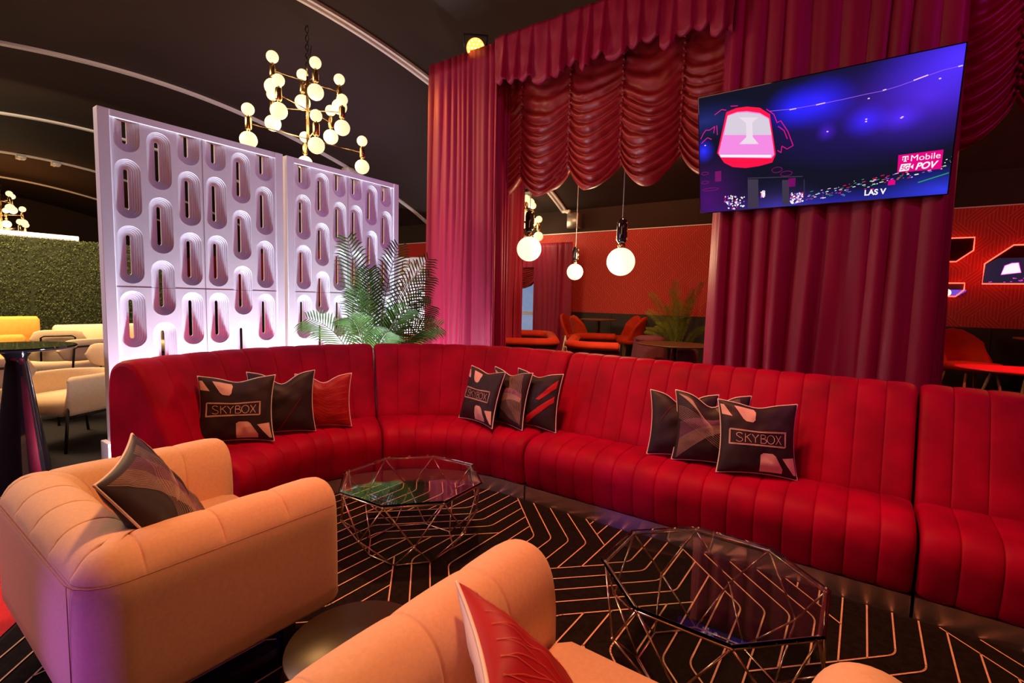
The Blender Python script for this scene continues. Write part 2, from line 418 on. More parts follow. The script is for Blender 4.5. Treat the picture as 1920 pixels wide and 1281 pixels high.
# beam knee lights near the back wall
t = thing('rail_floodlight', 'dark flat floodlight clamped under white rail near back wall', 'light', (-5.75, 8.75, 3.72))
b = MB(); b.box(-.32, -.12, -.10, .12, .12, -.04, bev=.01); b.build('lamp_body', black_metal, t, 40)
b = MB(); b.tube([(0, 0, -.05), (0, .03, .18)], .02); b.build('bracket', black_metal, t)
t = thing('rail_junction_bracket', 'bright metal bracket where white rail meets the back wall', 'bracket', (-5.38, 9.86, 3.00))
b = MB(); b.box(-.14, -.1, 0, .14, .16, .34, bev=.02); b.tube([(-.3, 0, .40), (.05, 0, .30)], .025); b.build('bracket_plate', mat('dull_metal', (.45, .38, .34), .3, .8), t, 40)
b = MB(); b.box(-.3, -.04, .36, -.1, .04, .42, bev=.01); b.build('clamp_jaw', alu, t, 40)

# ------------------------------------------------------------------ red channelled sofa
SC = (-2.0, 1.83); R0 = .97
seat_prof = smooth_prof([(.03, .105, 0), (-.005, .115, 1), (-.025, .16, 1), (-.045, .26, 1), (-.05, .33, 1), (-.03, .395, 1), (.02, .435, 1), (.09, .452, 1), (.2, .458, 1), (.33, .452, .6), (.34, .40, 0), (.34, .105, 0)])
back_prof = smooth_prof([(.345, .40, 0), (.35, .46, 1), (.41, .62, 1), (.48, .80, 1), (.535, .92, 1), (.575, .975, 1), (.63, 1.0, 1), (.685, .995, .8), (.73, .96, .5), (.75, .90, .3), (.76, .80, 0), (.76, .11, 0), (.345, .11, 0)])
def sofa_path(s0):
    """arc length measured at radius 1.3 from x=+inf line toward the arc; s0 negative = right straight part."""
    def f(s):
        u = s0+s
        if u <= 0: return (SC[0]-u, SC[1]+R0), (0, 1)
        a = PI/2+u/1.32
        return (SC[0]+R0*math.cos(a), SC[1]+R0*math.sin(a)), (math.cos(a), math.sin(a))
    return f
def sofa_unit(s0, s1, label, chan, rev=False):
    L = s1-s0; p = sofa_path(s0)
    mid = p(L/2); o = Vector((mid[0][0], mid[0][1], 0))
    t = thing('channelled_sofa', label, 'sofa', o, 0, 'red velvet sofa units of the curved booth')
    def pl(s):
        P, N = p(s); return (P[0]-o.x, P[1]-o.y), N
    b = MB(); sweep(b, pl, seat_prof, L, chan, .013, .03, ex=.26); b.build('seat', velvet, t)
    b = MB(); sweep(b, pl, back_prof, L, chan, .012, .03, ex=.24); b.build('backrest', velvet, t)
    b = MB(); sweep(b, pl, [(0, .006, 0), (0, .108, 0), (.70, .108, 0), (.70, .006, 0)], L, .3, 0, .002); b.build('plinth', chrome, t, 30)
    return t
U_r = 1.85-2.0   # boundary right/middle at x=-1.85
sofa_unit(-2.262, -.162, 'long straight red velvet sofa unit in front of the television', .131)
sofa_unit(-3.75, -2.275, 'red sofa unit cut off by right edge of photo', .134)
A1 = rad(147-90)*1.32; A2 = rad(211.5-90)*1.32
sofa_unit(-.149, A1-.006, 'middle curved red velvet sofa unit before the cabana opening', .158)
sofa_unit(A1+.006, A2, 'left curved red sofa unit in front of carved white screens', .158)

# ------------------------------------------------------------------ cushions
def pillow(label, w, h, T, loc, yaw_, lean, cover, design, seed, group=None, dent=.0, name='scatter_cushion', roll_=0, backm=None):
    t = thing(name, label, 'cushion', loc, yaw_, group)
    t.rotation_euler = (0, 0, 0)
    t.matrix_world = Matrix.Translation(loc) @ Matrix.Rotation(yaw_, 4, 'Z') @ Matrix.Rotation(-lean, 4, 'X') @ Matrix.Rotation(roll_, 4, 'Y')
    rnd = random.Random(seed); off = rnd.random()*50
    def S(u, v, side):
        ru, rv = u, v
        x = w/2*ru*(1-.10*(1-rv*rv)); z = h/2*rv*(1-.09*(1-ru*ru))
        if rv > 0: z -= dent*rv*math.exp(-(ru/.38)**2)
        e = max(0, (1-ru*ru))*max(0, (1-rv*rv))
        th = T/2*(e**.42)
        wr = noise.noise(Vector((u*2.6+off, v*2.6, side*3.)))*.010*min(1, e*3)+noise.noise(Vector((u*6+off, v*5, side*7.)))*.004*min(1, e*4)
        return (x, -side*(th+wr)+rnd_b*(ru*ru-.3)*.02, z+h/2)
    rnd_b = rnd.uniform(-1, 1)
    N = 28; g = [math.sin(PI/2*(-1+2*i/N)) for i in range(N+1)]
    b = MB()
    b.grid([[S(u, v, 1) for u in g] for v in g], 0)
    b.grid([[S(u, v, -1) for u in reversed(g)] for v in g], 1)
    b.build('cushion_cover', [cover, backm or cover], t)
    out = [S(u, -1, 1) for u in g]+[S(1, v, 1) for v in g[1:]]+[S(u, 1, 1) for u in reversed(g[:-1])]+[S(-1, v, 1) for v in reversed(g[1:-1])]
    b = MB(); b.tube(out, .0042, 6, closed=True); b.build('piping', piping_m, t)
    def surf(x, y, lift=.0024):   # design coords in -1..1 across the cushion face
        p = S(max(-.985, min(.985, x)), max(-.985, min(.985, y)), 1); return (p[0], p[1]-lift, p[2])
    def stroke(mb, pts, wd, mi=0, closed=False):
        pts = [Vector(p) for p in pts]
        dd = []
        for a, c in zip(pts, pts[1:]):
            n = max(1, int((c-a).length/.07)); dd += [a+(c-a)*i/n for i in range(n)]
        dd.append(pts[-1]); K = len(dd); row = []
        for i, p in enumerate(dd):
            a = dd[max(0, i-1)]; c = dd[min(K-1, i+1)]
            d = (c-a); d = d.normalized() if d.length > 0 else Vector((1, 0)); n = Vector((-d.y, d.x))*wd/2
            row.append([surf(p.x+n.x, p.y+n.y), surf(p.x-n.x, p.y-n.y)])
        mb.grid(row, mi)
    def patch(mb, poly, mi=0):
        # fill convex polygon as a fan subdivided in rings
        poly = [Vector(p) for p in poly]; c = sum(poly, Vector((0, 0)))/len(poly); n = len(poly); fine = []
        for i in range(n):
            a, d = poly[i], poly[(i+1) % n]
            for k in range(5): fine.append(a+(d-a)*k/5)
        rows = [[surf(*(c+(p-c)*(r/6)), lift=.0022) for p in fine] for r in range(1, 7)]
        mb.grid(rows, mi, cv=True); n = len(fine)
        mb.add([surf(*c, lift=.0022)]+rows[0], [(0, 1+i, 1+(i+1) % n) for i in range(n)], mi)
    if design == 'skybox':
        b = MB(); lw = .016
        for ox, oy in ((0, 0), (.022, .025)):
            x0, x1, y0, y1 = -.80+ox, .70+ox, -.20+oy, .20+oy
            stroke(b, [(x0, y0), (x1, y0), (x1, y1), (x0, y1), (x0, y0)], lw)
        def arc(cx, cy, rx, ry, a, c, n=14): return [(cx+rx*math.cos(rad(a+(c-a)*i/n)), cy+ry*math.sin(rad(a+(c-a)*i/n))) for i in range(n+1)]
        X = -.62; H = .125; gl = []
        gl += [arc(X+.07, H-.05, .09, .055, 20, 270, 12)[:-1]+arc(X+.07, -H+.06, .10, .06, 90, -160, 12)]
        X += .25; gl += [[(X, H), (X, -H)], [(X+.17, H), (X, .0)], [(X+.05, .03), (X+.19, -H)]]
        X += .21; gl += [[(X, H), (X+.10, .0), (X+.20, H)], [(X+.10, 0), (X+.10, -H)]]
        X += .27; gl += [[(X, H), (X, -H)], [(X, H)]+arc(X+.09, H-.055, .05, .055, 90, -90, 8)+[(X, .005)], [(X, .005)]+arc(X+.10, -H+.06, .075, .06, 90, -90, 8)+[(X, -H)]]
        X += .31; gl += [arc(X, 0, .115, H, 0, 360, 22)]
        X += .16; gl += [[(X, H), (X+.17, -H)], [(X+.17, H), (X, -H)]]
        for g_ in gl: stroke(b, [(-.66+(q_[0]+.69)*.87, q_[1]) for q_ in g_], .016)
        b.build('lettering', print_line, t)
        for pp in ([(-.62, .90), (-.12, .92), (-.08, .84), (-.10, .58), (-.16, .50), (-.34, .50), (-.42, .56)],
                   [(-.97, .88), (-.88, .88), (-.70, .58), (-.96, .60)],
                   [(.04, -.46), (.12, -.40), (.36, -.40), (.44, -.46), (.62, -.80), (.60, -.92), (.04, -.94)],
                   [(.62, -.50), (.95, -.44), (.97, -.90), (.90, -.90)]):
            b = MB(); patch(b, pp); b.build('printed_shape', print_line, t)
    elif design == 'fan':
        b = MB()
        for k in range(26):
            a = k/25; stroke(b, [(-.92+1.0*math.sin(i/9*1.7)*(.4+.6*a), .92-(.12+a*.55)*(i/9)**1.2-.5*a*(i/9)) for i in range(10)], .009, 0)
        for k in range(30):
            a = k/29; stroke(b, [(-.9+i/10*1.8, -.93+.75*a+.9*math.sin(i/10*1.9+a*.5)*(1-a*.35)) for i in range(11)], .009, 1 if k > 14 else 0)
        for k in range(20):
            a = k/19; stroke(b, [(.1+.6*a+.25*math.sin(i/8*2), .95-i/8*(1.1+.7*a)) for i in range(9)], .008, 0)
        for k in range(9): stroke(b, [(-.95+i/10*1.9, .02-.035*k+.55*math.cos(i/10*2.6+k*.06)) for i in range(11)], .008, 0)
        b.build('curved_line_print', [print_fan, print_mauve], t)
    elif design == 'beam':
        for pp in ([(-.45, -.93), (-.10, -.93), (.94, .0), (.94, .22)], [(.25, .05), (.40, .02), (.94, .50), (.94, .80)]):
            b = MB(); patch(b, pp); b.build('red_beam_print', print_red, t)
    elif design == 'beam_dim':
        for pp, w_ in (([(-.7, .1), (-.2, .92)], .03), ([(-.1, -.93), (.6, .1)], .05)):
            b = MB(); stroke(b, pp, w_); b.build('red_streak_print', mat('dim_red_print', (.10, .008, .012), .6), t)
    elif design == 'lines':
        b = MB()
        for k in range(17):
            y = -.9+k*.13; stroke(b, [(-.93, y+.1), (-.35, y+.1), (.15, y-.25), (.93, y-.25)] if k % 2 else [(-.93, y-.05), (-.3, y+.25), (.2, y+.0), (.93, y+.2)], .009)
        b.build('line_print', mat('coral_thread', (.62, .09, .05), .5), t)
    return t
def _unused(right_bottom, w, yw, **k):
    pass
def cb(x, y, yd, w, side='r'):
    a = rad(yd); return (x-math.cos(a)*w/2, y-math.sin(a)*w/2, .462)
G1, G2, G3 = 'cushions on the left sofa unit', 'cushions on the middle sofa unit', 'cushions on the straight sofa unit'
pillow('SKYBOX cushion on straight sofa unit, nearest the camera', .41, .41, .13, cb(-.23, 3.03, 20, .41), rad(20), rad(14), cush_dark, 'skybox', 1, G3, .02)
pillow('charcoal cushion with curved line print, leaning behind right SKYBOX cushion', .42, .42, .13, cb(-.48, 3.05, 14, .42), rad(14), rad(10), cush_dark, 'fan', 2, G3, .07)
pillow('black cushion with faint red streak, leftmost on the straight sofa unit', .40, .40, .13, cb(-.66, 3.07, 16, .40), rad(16), rad(12), cush_dark, 'beam_dim', 3, G3, .07)
pillow('SKYBOX cushion seen sideways on the middle curved sofa', .42, .42, .13, cb(-2.13, 2.80, -14, .42), rad(-14), rad(16), cush_dark, 'skybox', 4, G2, .02)
pillow('charcoal line print cushion in the middle of the centre trio', .42, .42, .13, cb(-1.95, 2.90, -12, .42), rad(-12), rad(13), cush_dark, 'fan', 5, G2, .03)
pillow('black cushion with red beam print beside the sofa gap', .42, .42, .12, cb(-1.73, 3.00, -5, .42), rad(-5), rad(10), cush_dark, 'beam', 6, G2, .03)
pillow('SKYBOX cushion on the left sofa unit', .44, .42, .13, cb(-3.02, 1.66, 52, .44), rad(52), rad(10), cush_dark, 'skybox', 7, G1, .025)
pillow('plain black cushion tucked between SKYBOX and red cushions', .42, .42, .13, cb(-3.03, 1.96, 60, .42), rad(60), rad(9), cush_dark, 'beam_dim', 8, G1, .07)
pillow('red cushion with thin coral lines at right of left trio', .38, .38, .12, cb(-2.96, 2.20, 52, .38), rad(52), rad(9), cush_red, 'lines', 9, G1, .05)

# ------------------------------------------------------------------ beige tub armchairs
def armchair(name, label, x0, y0, Dp=.80):
    W, A, Hh = 1.08, .25, .68
    t = thing(name, label, 'armchair', (x0+W/2, y0+Dp/2, 0), 0, 'beige armchairs in the foreground')
    rc = .11   # outer corner radius in plan
    pts = []
    # outline of centre line of the U: from near-right arm front, round the back, to the other arm
    hx, hy = W/2, Dp/2
    path = []
    def arcp(cx, cy, a0, a1, n=10): return [(cx+rc*math.cos(rad(a0+(a1-a0)*i/n)), cy+rc*math.sin(rad(a0+(a1-a0)*i/n))) for i in range(n+1)]
    outer = [(hx, hy-i*(Dp-rc)/12) for i in range(12)]+arcp(hx-rc, -hy+rc, 0, -90)+[(hx-rc-(W-2*rc)*i/12, -hy) for i in range(1, 12)]+arcp(-hx+rc, -hy+rc, -90, -180)+[(-hx, -hy+rc+(Dp-rc)*i/12) for i in range(1, 13)]
    seglen = [0]
    for a, c in zip(outer, outer[1:]): seglen.append(seglen[-1]+math.dist(a, c))
    Lt = seglen[-1]
    def pth(s):
        s = max(0, min(Lt, s)); i = max(0, min(len(outer)-2, int(np.searchsorted(seglen, s)-1)))
        f = (s-seglen[i])/(seglen[i+1]-seglen[i]); a, c = outer[i], outer[i+1]
        P = (a[0]+(c[0]-a[0])*f, a[1]+(c[1]-a[1])*f)
        # smooth inward normal
        def nrm(s2):
            j = max(0, min(len(outer)-2, int(np.searchsorted(seglen, s2)-1))); a, c = outer[j], outer[j+1]
            d = Vector((c[0]-a[0], c[1]-a[1])).normalized(); return Vector((d.y, -d.x))
        n = (nrm(s-.02)+nrm(s+.02)); n = -n.normalized() if n.length > 0 else -nrm(s)
        # inward
        if Vector(P).dot(n) > 0 and False: n = -n
        return P, (-n.x, -n.y)
    prof = smooth_prof([(.015, .205, .0), (.0, .225, 1), (.0, .40, 1), (.004, .56, 1), (.02, .63, 1), (.06, .672, 1), (.12, .685, 1), (.175, .668, 1), (.215, .62, 1), (.235, .54, 1), (.24, .42, 1), (.24, .30, 0), (.24, .205, 0)])
    # weights: outer face smooth, inner and top channelled
    prof = [(d, z, (0 if d < .03 and z < .62 else w_)) for d, z, w_ in prof]
    # inner corner: limit inset so the profile does not fold at corners
    b = MB()
    nch = 13; ts = [0, .04, .12, .3, .5, .7, .88, .96]; st = []
    def fix(P, N, d):
        x, y = P[0]+N[0]*d, P[1]+N[1]*d; m_ = .035
        if d > rc-m_ and P[1] < -hy+rc+1e-6 and abs(P[0]) > hx-rc-1e-6:   # tight inner corner of the U
            k = d-(rc-m_); cx = math.copysign(hx-rc-k, P[0]); cy = -hy+rc+k
            return (cx-N[0]*m_, cy-N[1]*m_)
        if d > rc-m_ and P[1] >= -hy+rc-1e-6: y = max(y, -hy+d)
        if d > rc-m_ and abs(P[0]) <= hx-rc+1e-6: x = max(-(hx-d), min(hx-d, x))
        return (x, y)
    sweep(b, pth, prof, Lt, Lt/12, .011, .05, post=fix, ex=.16); b.build('upholstered_shell', beige, t)
    b = MB(); b.box(-hx+.235, -hy+.2, .21, hx-.235, hy-.02, .44, bev=.035); b.build('seat', beige, t)
    # dark welt seam round the outside below the rolled top
    b = MB(); b.tube([(pth(Lt*i/60)[0][0]*1.003, pth(Lt*i/60)[0][1]*1.003, .600) for i in range(1, 60)], .0016, 5); b.tube([(hx-.095, -hy-.0005, z) for z in np.linspace(.22, .6, 6)], .0012, 5); b.build('welt_seam', mat('tan_thread', (.30, .15, .09), .8), t)
    for sx in (-1, 1):
        for sy in (-1, 1):
            b = MB(); b.box(sx*(hx-.14)-.025, sy*(hy-.16)-.025, 0, sx*(hx-.14)+.025, sy*(hy-.16)+.025, .21); b.build('leg', black_metal, t, 30)
    for sx in (-1, 1):
        b = MB(); b.box(sx*(hx-.14)-.02, -hy+.16, .0, sx*(hx-.14)+.02, hy-.16, .035); b.build('base_rail', black_metal, t, 30)
    return t
armchair('tub_armchair', 'beige armchair at left holding a dark striped cushion', -2.68, .35)
armchair('tub_armchair', 'beige armchair cut off by bottom edge, red cushion inside', -.90, .25, .98)
def atd(u, v, D):
    d = rt*(u-960)+dn*(v-640.5)+fw*F; return d/F*D+Vector((0, 0, CAM_H))
def set_frame(t, origin, X, Z):
    X = X.normalized(); Z = (Z-X*Z.dot(X)).normalized(); Y = Z.cross(X)
    m_ = Matrix((X, Y, Z)).transposed().to_4x4(); m_.translation = origin; t.matrix_world = m_
t = pillow('dark brown curved line print cushion slumped in left armchair', .42, .42, .13, (-2.12, .70, .50), 0, 0, cush_dark, 'fan', 10, None, .02)
Pt = Vector((-2.111, .638, .863)); A_, B_ = Vector((.343, -.203, -.027)), Vector((.076, .213, -.361))
set_frame(t, Pt+A_+B_.normalized()*.21, B_, -A_)
t = pillow('red cushion with white reverse standing in the bottom armchair', .42, .42, .13, (-.50, .62, .445), 0, 0, cush_red, 'lines', 11, None, .0, backm=cush_back)
Pt = Vector((-.728, .83, .742)); A_, B_ = Vector((.308, -.269, .047)), Vector((.196, .17, -.293))
set_frame(t, Pt+A_+B_.normalized()*.21, B_, -A_)

t = thing('drum_side_table', 'low round dark metal side table between the two armchairs', 'side table', (-1.13, .86, 0))
b = MB(); b.lathe([(.0, .006), (.17, .006), (.20, .05), (.215, .20), (.205, .34), (.19, .385)], 40); b.build('drum_body', dark_bronze, t)
b = MB(); b.lathe([(.19, .385), (.20, .39), (.198, .40), (.0, .402)], 40); b.build('table_top', mat('brushed_bronze', (.13, .095, .055), .42, 1), t)

# ------------------------------------------------------------------ octagonal glass tables
def glass_table(label, cx, cy, a0, a_b):
    t = thing('octagon_coffee_table', label, 'table', (cx, cy, 0), 0, 'octagonal glass coffee tables')
    R, zt = .405, .40
    def ring(r, z, off): return [(r*math.cos(rad(a0+off+45*k)), r*math.sin(rad(a0+off+45*k)), z) for k in range(8)]
    T = ring(.385, zt-.022, 0); Mi = ring(.375, .175, 22.5); B = ring(.245, .012, 0)
    b = MB(); b.tube(T, .0055, 8, closed=True)
    for k in range(8):
        for j in (0, 1): b.tube([T[(k+j) % 8], Mi[k]], .0042, 7); b.tube([Mi[k], B[(k+j) % 8]], .0042, 7)
        b.sphere(Mi[k], .008, 8); b.sphere(T[k], .009, 8)
    b.tube(B, .0048, 8, closed=True); b.build('wire_frame', rose_metal, t)
    b = MB(); g = .012
    o0 = ring(R-.010, zt-.014, 0); o1 = ring(R, zt-.008, 0); o2 = ring(R, zt-.003, 0); o3 = ring(R-.006, zt, 0)
    b.grid([o0, o1, o2, o3], cv=True); b.add(o0, [tuple(range(7, -1, -1))]); b.add(o3, [tuple(range(8))]); b.build('glass_top', glass, t, 20)
glass_table('octagonal glass coffee table beside the left armchair', -2.0, 1.885, 26.5, 0)
glass_table('octagonal glass coffee table before the straight sofa unit, reflecting a globe', -.40, 1.885, 22.5, 0)

# ------------------------------------------------------------------ carved white screens
def carved_screen(name, label, X, ya, nz_lo=0, zt=2.6, W=1.273, axis='x', sc=1.0, group='white carved screens'):
    t = thing(name, label, 'screen', (X, ya+W/2, 0), 0, group)
    y0 = -W/2; fr = .066; cwid = (W-2*fr)/6
    b = MB()
    b.box(-.06, y0, .04, .022, y0+fr, zt, bev=.003); b.box(-.06, -y0-fr, .04, .022, -y0, zt, bev=.003)
    b.box(-.06, y0+fr, zt-.045, .016, -y0-fr, zt); b.box(-.06, y0+fr, .04, .016, -y0-fr, .072)
    b.build('frame', white_paint, t, 30)
    r0_, hl = .0755, .2; P = .45; ztop = 2.555
    radii = [.0755, .0645, .0535, .0425, .0315]; hole = .0135
    def cell(b, yc, za, zb, kind, flip=False):
        # kind full: stadium; half: bottom half of stadium, open at top
        hw = cwid/2; zc = (za+zb)/2
        rings = []
        rr = []
        for k, r in enumerate(radii):
            rr.append((r, -.009*k)); rr.append((r, -.009*(k+1)))
        rr.append((hole, -.009*len(radii))); rr.append((hole, -.06))
        n = 12
        def out(r):
            hs = hl-(r0_-r)-r
            if kind == 'full':
                top = [(r*math.cos(PI*i/n), hs+r*math.sin(PI*i/n)) for i in range(n+1)]
                bot = [(-r*math.cos(PI*i/n), -hs-r*math.sin(PI*i/n)) for i in range(n+1)]
                return [(y, z+zc) for y, z in top+bot]
            H = zb-za; c0 = .022+r0_    # centre of the bottom arc above cell bottom
            pts = [(-r, H)]+[(-r*math.cos(PI*i/n), c0-r*math.sin(PI*i/n)) for i in range(n+1)]+[(r, H)]
            return [(y, za+z) for y, z in pts]
        O = [out(r) for r, _ in rr]
        if kind == 'full':
            bd = []
            for y, z in O[0]:
                dy, dz = y, z-zc; H = (zb-za)/2
                if abs(dz) >= hl-r0_-1e-9:
                    sgn = 1 if dz > 0 else -1; ang = math.atan2(max(0., abs(dz)-(hl-r0_)), dy)
                    # map semicircle to the three box sides
                    tt = ang/PI
                    if tt < .25: p = (hw, sgn*((hl-r0_)+(H-(hl-r0_))*tt/.25))
                    elif tt > .75: p = (-hw, sgn*((hl-r0_)+(H-(hl-r0_))*(1-tt)/.25))
                    else: p = (hw*(1-2*(tt-.25)/.5), sgn*H)
                else: p = (math.copysign(hw, dy), dz)
                bd.append((p[0], p[1]+zc))
        else:
            bd = []
            for i, (y, z) in enumerate(O[0]):
                if i == 0: bd.append((-hw, zb))
                elif i == n+2: bd.append((hw, zb))
                else:
                    tt = (i-1)/n; zz = za+.022+r0_
                    if tt < .25: bd.append((-hw, zz-(zz-za)*tt/.25))
                    elif tt > .75: bd.append((hw, zz-(zz-za)*(1-tt)/.25))
                    else: bd.append((-hw+2*hw*(tt-.25)/.5, za))
        rows = [[(.005, yc+y, z) for y, z in bd]]+[[(.005+d, yc+y, z) for y, z in o_] for o_, (_, d) in zip(O, rr)]
        if flip: rows = [[(x, y, za+zb-z) for x, y, z in r] for r in rows]
        b.grid(rows, 0, cv=(kind == 'full'))
    for half in range(2):
        for level in range(2):
            b = MB(); lo, hi = (1.42, ztop) if level else (.072, 1.42)
            for c_ in range(3):
                col = half*3+c_; yc = y0+fr+cwid*(col+.5)
                phA = col in (0, 2, 3, 5)
                if phA: cells = [(2.32, ztop, 'half', 0), (1.87, 2.32, 'full', 0), (1.42, 1.87, 'full', 0), (.97, 1.42, 'full', 0), (.52, .97, 'full', 0), (.072, .52, 'full', 0)]
                else: cells = [(2.095, ztop, 'full', 0), (1.645, 2.095, 'full', 0), (1.195, 1.645, 'full', 0), (.745, 1.195, 'full', 0), (.295, .745, 'full', 0), (.072, .295, 'half', 1)]
                for za, zb, kd, fl in cells:
                    if lo <= (za+zb)/2+(.0001) < hi: cell(b, yc, za, zb, kd, fl)
            ya_, yb_ = y0+fr+cwid*3*half, y0+fr+cwid*3*(half+1)
            o = b.build('carved_panel', white_paint, t, 35)
            b2 = MB()
    # hairline joint between upper and lower panels and between the halves
    b = MB(); b.box(.0052, -.001, .072, .0062, .001, ztop); b.box(.0052, y0+fr, 1.419, .0060, -y0-fr, 1.4215); b.build('panel_joint', dark_wall, t, False)
    for yy in (y0+.03, -y0-.03): b = MB(); b.box(-.12, yy-.03, .0, .10, yy+.03, .045); b.build('foot', white_paint, t, 30)
    return t
s1 = carved_screen('carved_screen', 'left white carved screen with lilac light behind the sofa', -4.2, 1.139)
b = MB(); b.box(-.08, -.67, 0, .06, -.6375, .35, bev=.003); b.build('end_block', white_paint, s1, 30)
def dup(root, loc, rz, label):
    r = copy_tree(root); r.location = loc; r.rotation_euler = (0, 0, rz); r['label'] = label; return r
s2 = dup(s1, (-4.2, 2.446+.6365, 0), 0, 'right white carved screen partly hidden by the palm')
for ch in list(s2.children):
    if ch.name.startswith('end_block'): bpy.data.objects.remove(ch)
s3 = dup(s2, (-9.8, 9.2, 0), rad(-62), 'distant white carved screen glimpsed between palm and curtain')
s3.scale = (1, 1.0, .94)
area('led_uplight', (-9.45, 8.9, .5), (-9.8, 9.25, 1.6), .9, 38, (1, .95, 1), .1)
t = thing('cream_bench', 'pale wooden bench below the distant carved screen', 'bench', (-9.0, 8.85, 0), rad(-62))
b = MB(); b.box(-.35, -.75, .0, .0, .75, .46, bev=.03); b.build('seat', cream, t, 40)
b = MB(); b.box(-.05, .2, .44, .04, .5, .62, bev=.03); b.build('headrest_cushion', yellow, t, 40)

# ------------------------------------------------------------------ curtains
def drape(b, pts, z0, z1, amp=.042, wl=.13, seed=0, flare=.25, mi=0, nz=28, hem=0):
    rnd = random.Random(seed); P = [Vector(p) for p in pts]; L = [0]
    for a, c in zip(P, P[1:]): L.append(L[-1]+(c-a).length)
    Lt = L[-1]; n = int(Lt/.009)
    ph = [rnd.uniform(0, 50) for _ in range(6)]
    rows = []
    for j in range(nz+1):
        tz = j/nz; row = []
        for i in range(n+1):
            s = Lt*i/n; k = min(len(P)-2, int(np.searchsorted(L, s)-1) if s > 0 else 0)
            f = (s-L[k])/(L[k+1]-L[k]); p = P[k].lerp(P[k+1], f)
            d1 = (P[k+1]-P[k]).normalized(); nn = Vector((d1.y, -d1.x))
            # blend normals at the corners
            if k > 0 and s-L[k] < .06: d2 = (P[k]-P[k-1]).normalized(); nn = (nn*(.5+.5*(s-L[k])/.06)+Vector((d2.y, -d2.x))*(.5-.5*(s-L[k])/.06)).normalized()
            if k < len(P)-2 and L[k+1]-s < .06: d2 = (P[k+2]-P[k+1]).normalized(); nn = (nn*(.5+.5*(L[k+1]-s)/.06)+Vector((d2.y, -d2.x))*(.5-.5*(L[k+1]-s)/.06)).normalized()
            q = s+.035*noise.noise(Vector((s*3+ph[0], tz*1.2, 0)))*1.6+.02*tz*math.sin(s*5+ph[1])
            g = noise.noise(Vector((q/wl*.62+ph[2], tz*.35, 1)))
            g2 = noise.noise(Vector((q/wl*1.9+ph[3], tz*.6, 4)))
            big = noise.noise(Vector((q/wl*.3+ph[5], tz*.25, 9)))
            fold = (1-2*abs(math.sin(q/wl*PI+2.0*g+3.2*big))**.6)*(.55+1.1*noise.noise(Vector((q/wl*.5+ph[0], tz*.4, 20))))
            a = amp*(.7+.6*tz)
            dsp = -a*(fold*.75)+a*1.3*big+a*.35*g2*(1.1-.6*tz)
            if tz < .06: dsp *= .4+.6*tz/.06
            row.append((p.x+nn.x*dsp, p.y+nn.y*dsp, z1+(z0-z1)*tz+(hem*noise.noise(Vector((s*6, ph[4], 0))) if j == nz else 0)))
        rows.append(row)
    b.grid(rows, mi)
def curtain(label, pts, z0, z1, mt=satin, name='velvet_curtain', **k):
    b = MB(); b_ = k.pop('group', 'red cabana curtains'); drape(b, pts, z0, z1, **k)
    xs = [p[0] for p in pts]; o = b.build(name, mt)
    tag(o, label, 'curtain', b_); md = o.modifiers.new('thick', 'SOLIDIFY'); md.thickness = .004; return o
TOP = 4.12
curtain('tall red curtain at the left corner of the cabana', [(-4.42, 5.2), (-4.36, 4.35), (-3.36, 4.35), (-3.40, 4.62)], .01, TOP, seed=3, wl=.105, amp=.05)
curtain('wide red curtain column behind the television', [(-1.26, 5.25), (-1.00, 4.38), (.37, 4.38), (.46, 5.25)], .01, TOP, seed=8, amp=.066, wl=.16)
curtain('orange lit red curtain at back left of the cabana', [(-4.9, 6.05), (-4.22, 6.0), (-4.20, 6.15)], .01, 3.6, seed=12)
# pelmet frame on which the curtains hang
t = thing('curtain_rail_frame', 'dark rail frame carrying the cabana curtains, mostly hidden', 'frame', (-2, 5.2, 0))
b = MB()
for a, c in (((-2.4, -.8), (3.2, -.8)), ((-2.4, .9), (3.2, .9)), ((-2.4, -.8), (-2.4, .9)), ((.95, -.8), (.95, .9)), ((2.4, -.8), (2.4, .9)), ((3.2, -.8), (3.2, .9))): b.tube([(a[0], a[1], TOP-.03), (c[0], c[1], TOP-.03)], .02, 8)
b.build('top_rails', black_metal, t)
for x, y in ((-2.3, -.75), (1.1, -.6), (-2.3, .85), (1.1, .85), (2.3, .85)):
    b = MB(); b.tube([(x, y, .0), (x, y, TOP-.03)], .02, 8); b.build('post', black_metal, t)
def valance(label, xa, xb, y, z1, seed):
    b = MB(); rows = []; nx = int((xb-xa)/.008); rnd = random.Random(seed); nz = 16
    edges = [xa]
    while edges[-1] < xb: edges.append(edges[-1]+rnd.uniform(.10, .19))
    hem = [rnd.uniform(-.06, .05) for _ in edges]; am = [rnd.uniform(.5, 1.2) for _ in edges]
    for j in range(nz+1):
        tz = j/nz; row = []
        for i in range(nx+1):
            x = xa+(xb-xa)*i/nx; k = max(0, int(np.searchsorted(edges, x)-1)); f = (x-edges[k])/(edges[k+1]-edges[k]) if k+1 < len(edges) else 0
            d = (.015+.075*tz)*am[k]*(f**1.3)*(1 if f < .9 else (1-f)/.1) + .015*noise.noise(Vector((x*9, tz*3, seed)))
            zz = z1-(.50+hem[k]+.04*math.sin(f*PI))*tz
            row.append((x+.02*tz*math.sin(x*9), y-d, zz))
        rows.append(row)
    # rolled hem
    rows.append([(p[0], p[1]+.03, p[2]-.008) for p in rows[-1]]); rows.append([(p[0], p[1]+.055, p[2]+.03) for p in rows[-2]])
    b.grid(rows); o = b.build('pleated_valance', satin); tag(o, label, 'valance', 'red cabana valances'); md = o.modifiers.new('thick', 'SOLIDIFY'); md.thickness = .004
valance('gathered red valance along top of the cabana opening', -3.36, -.98, 4.30, TOP+.01, 5)
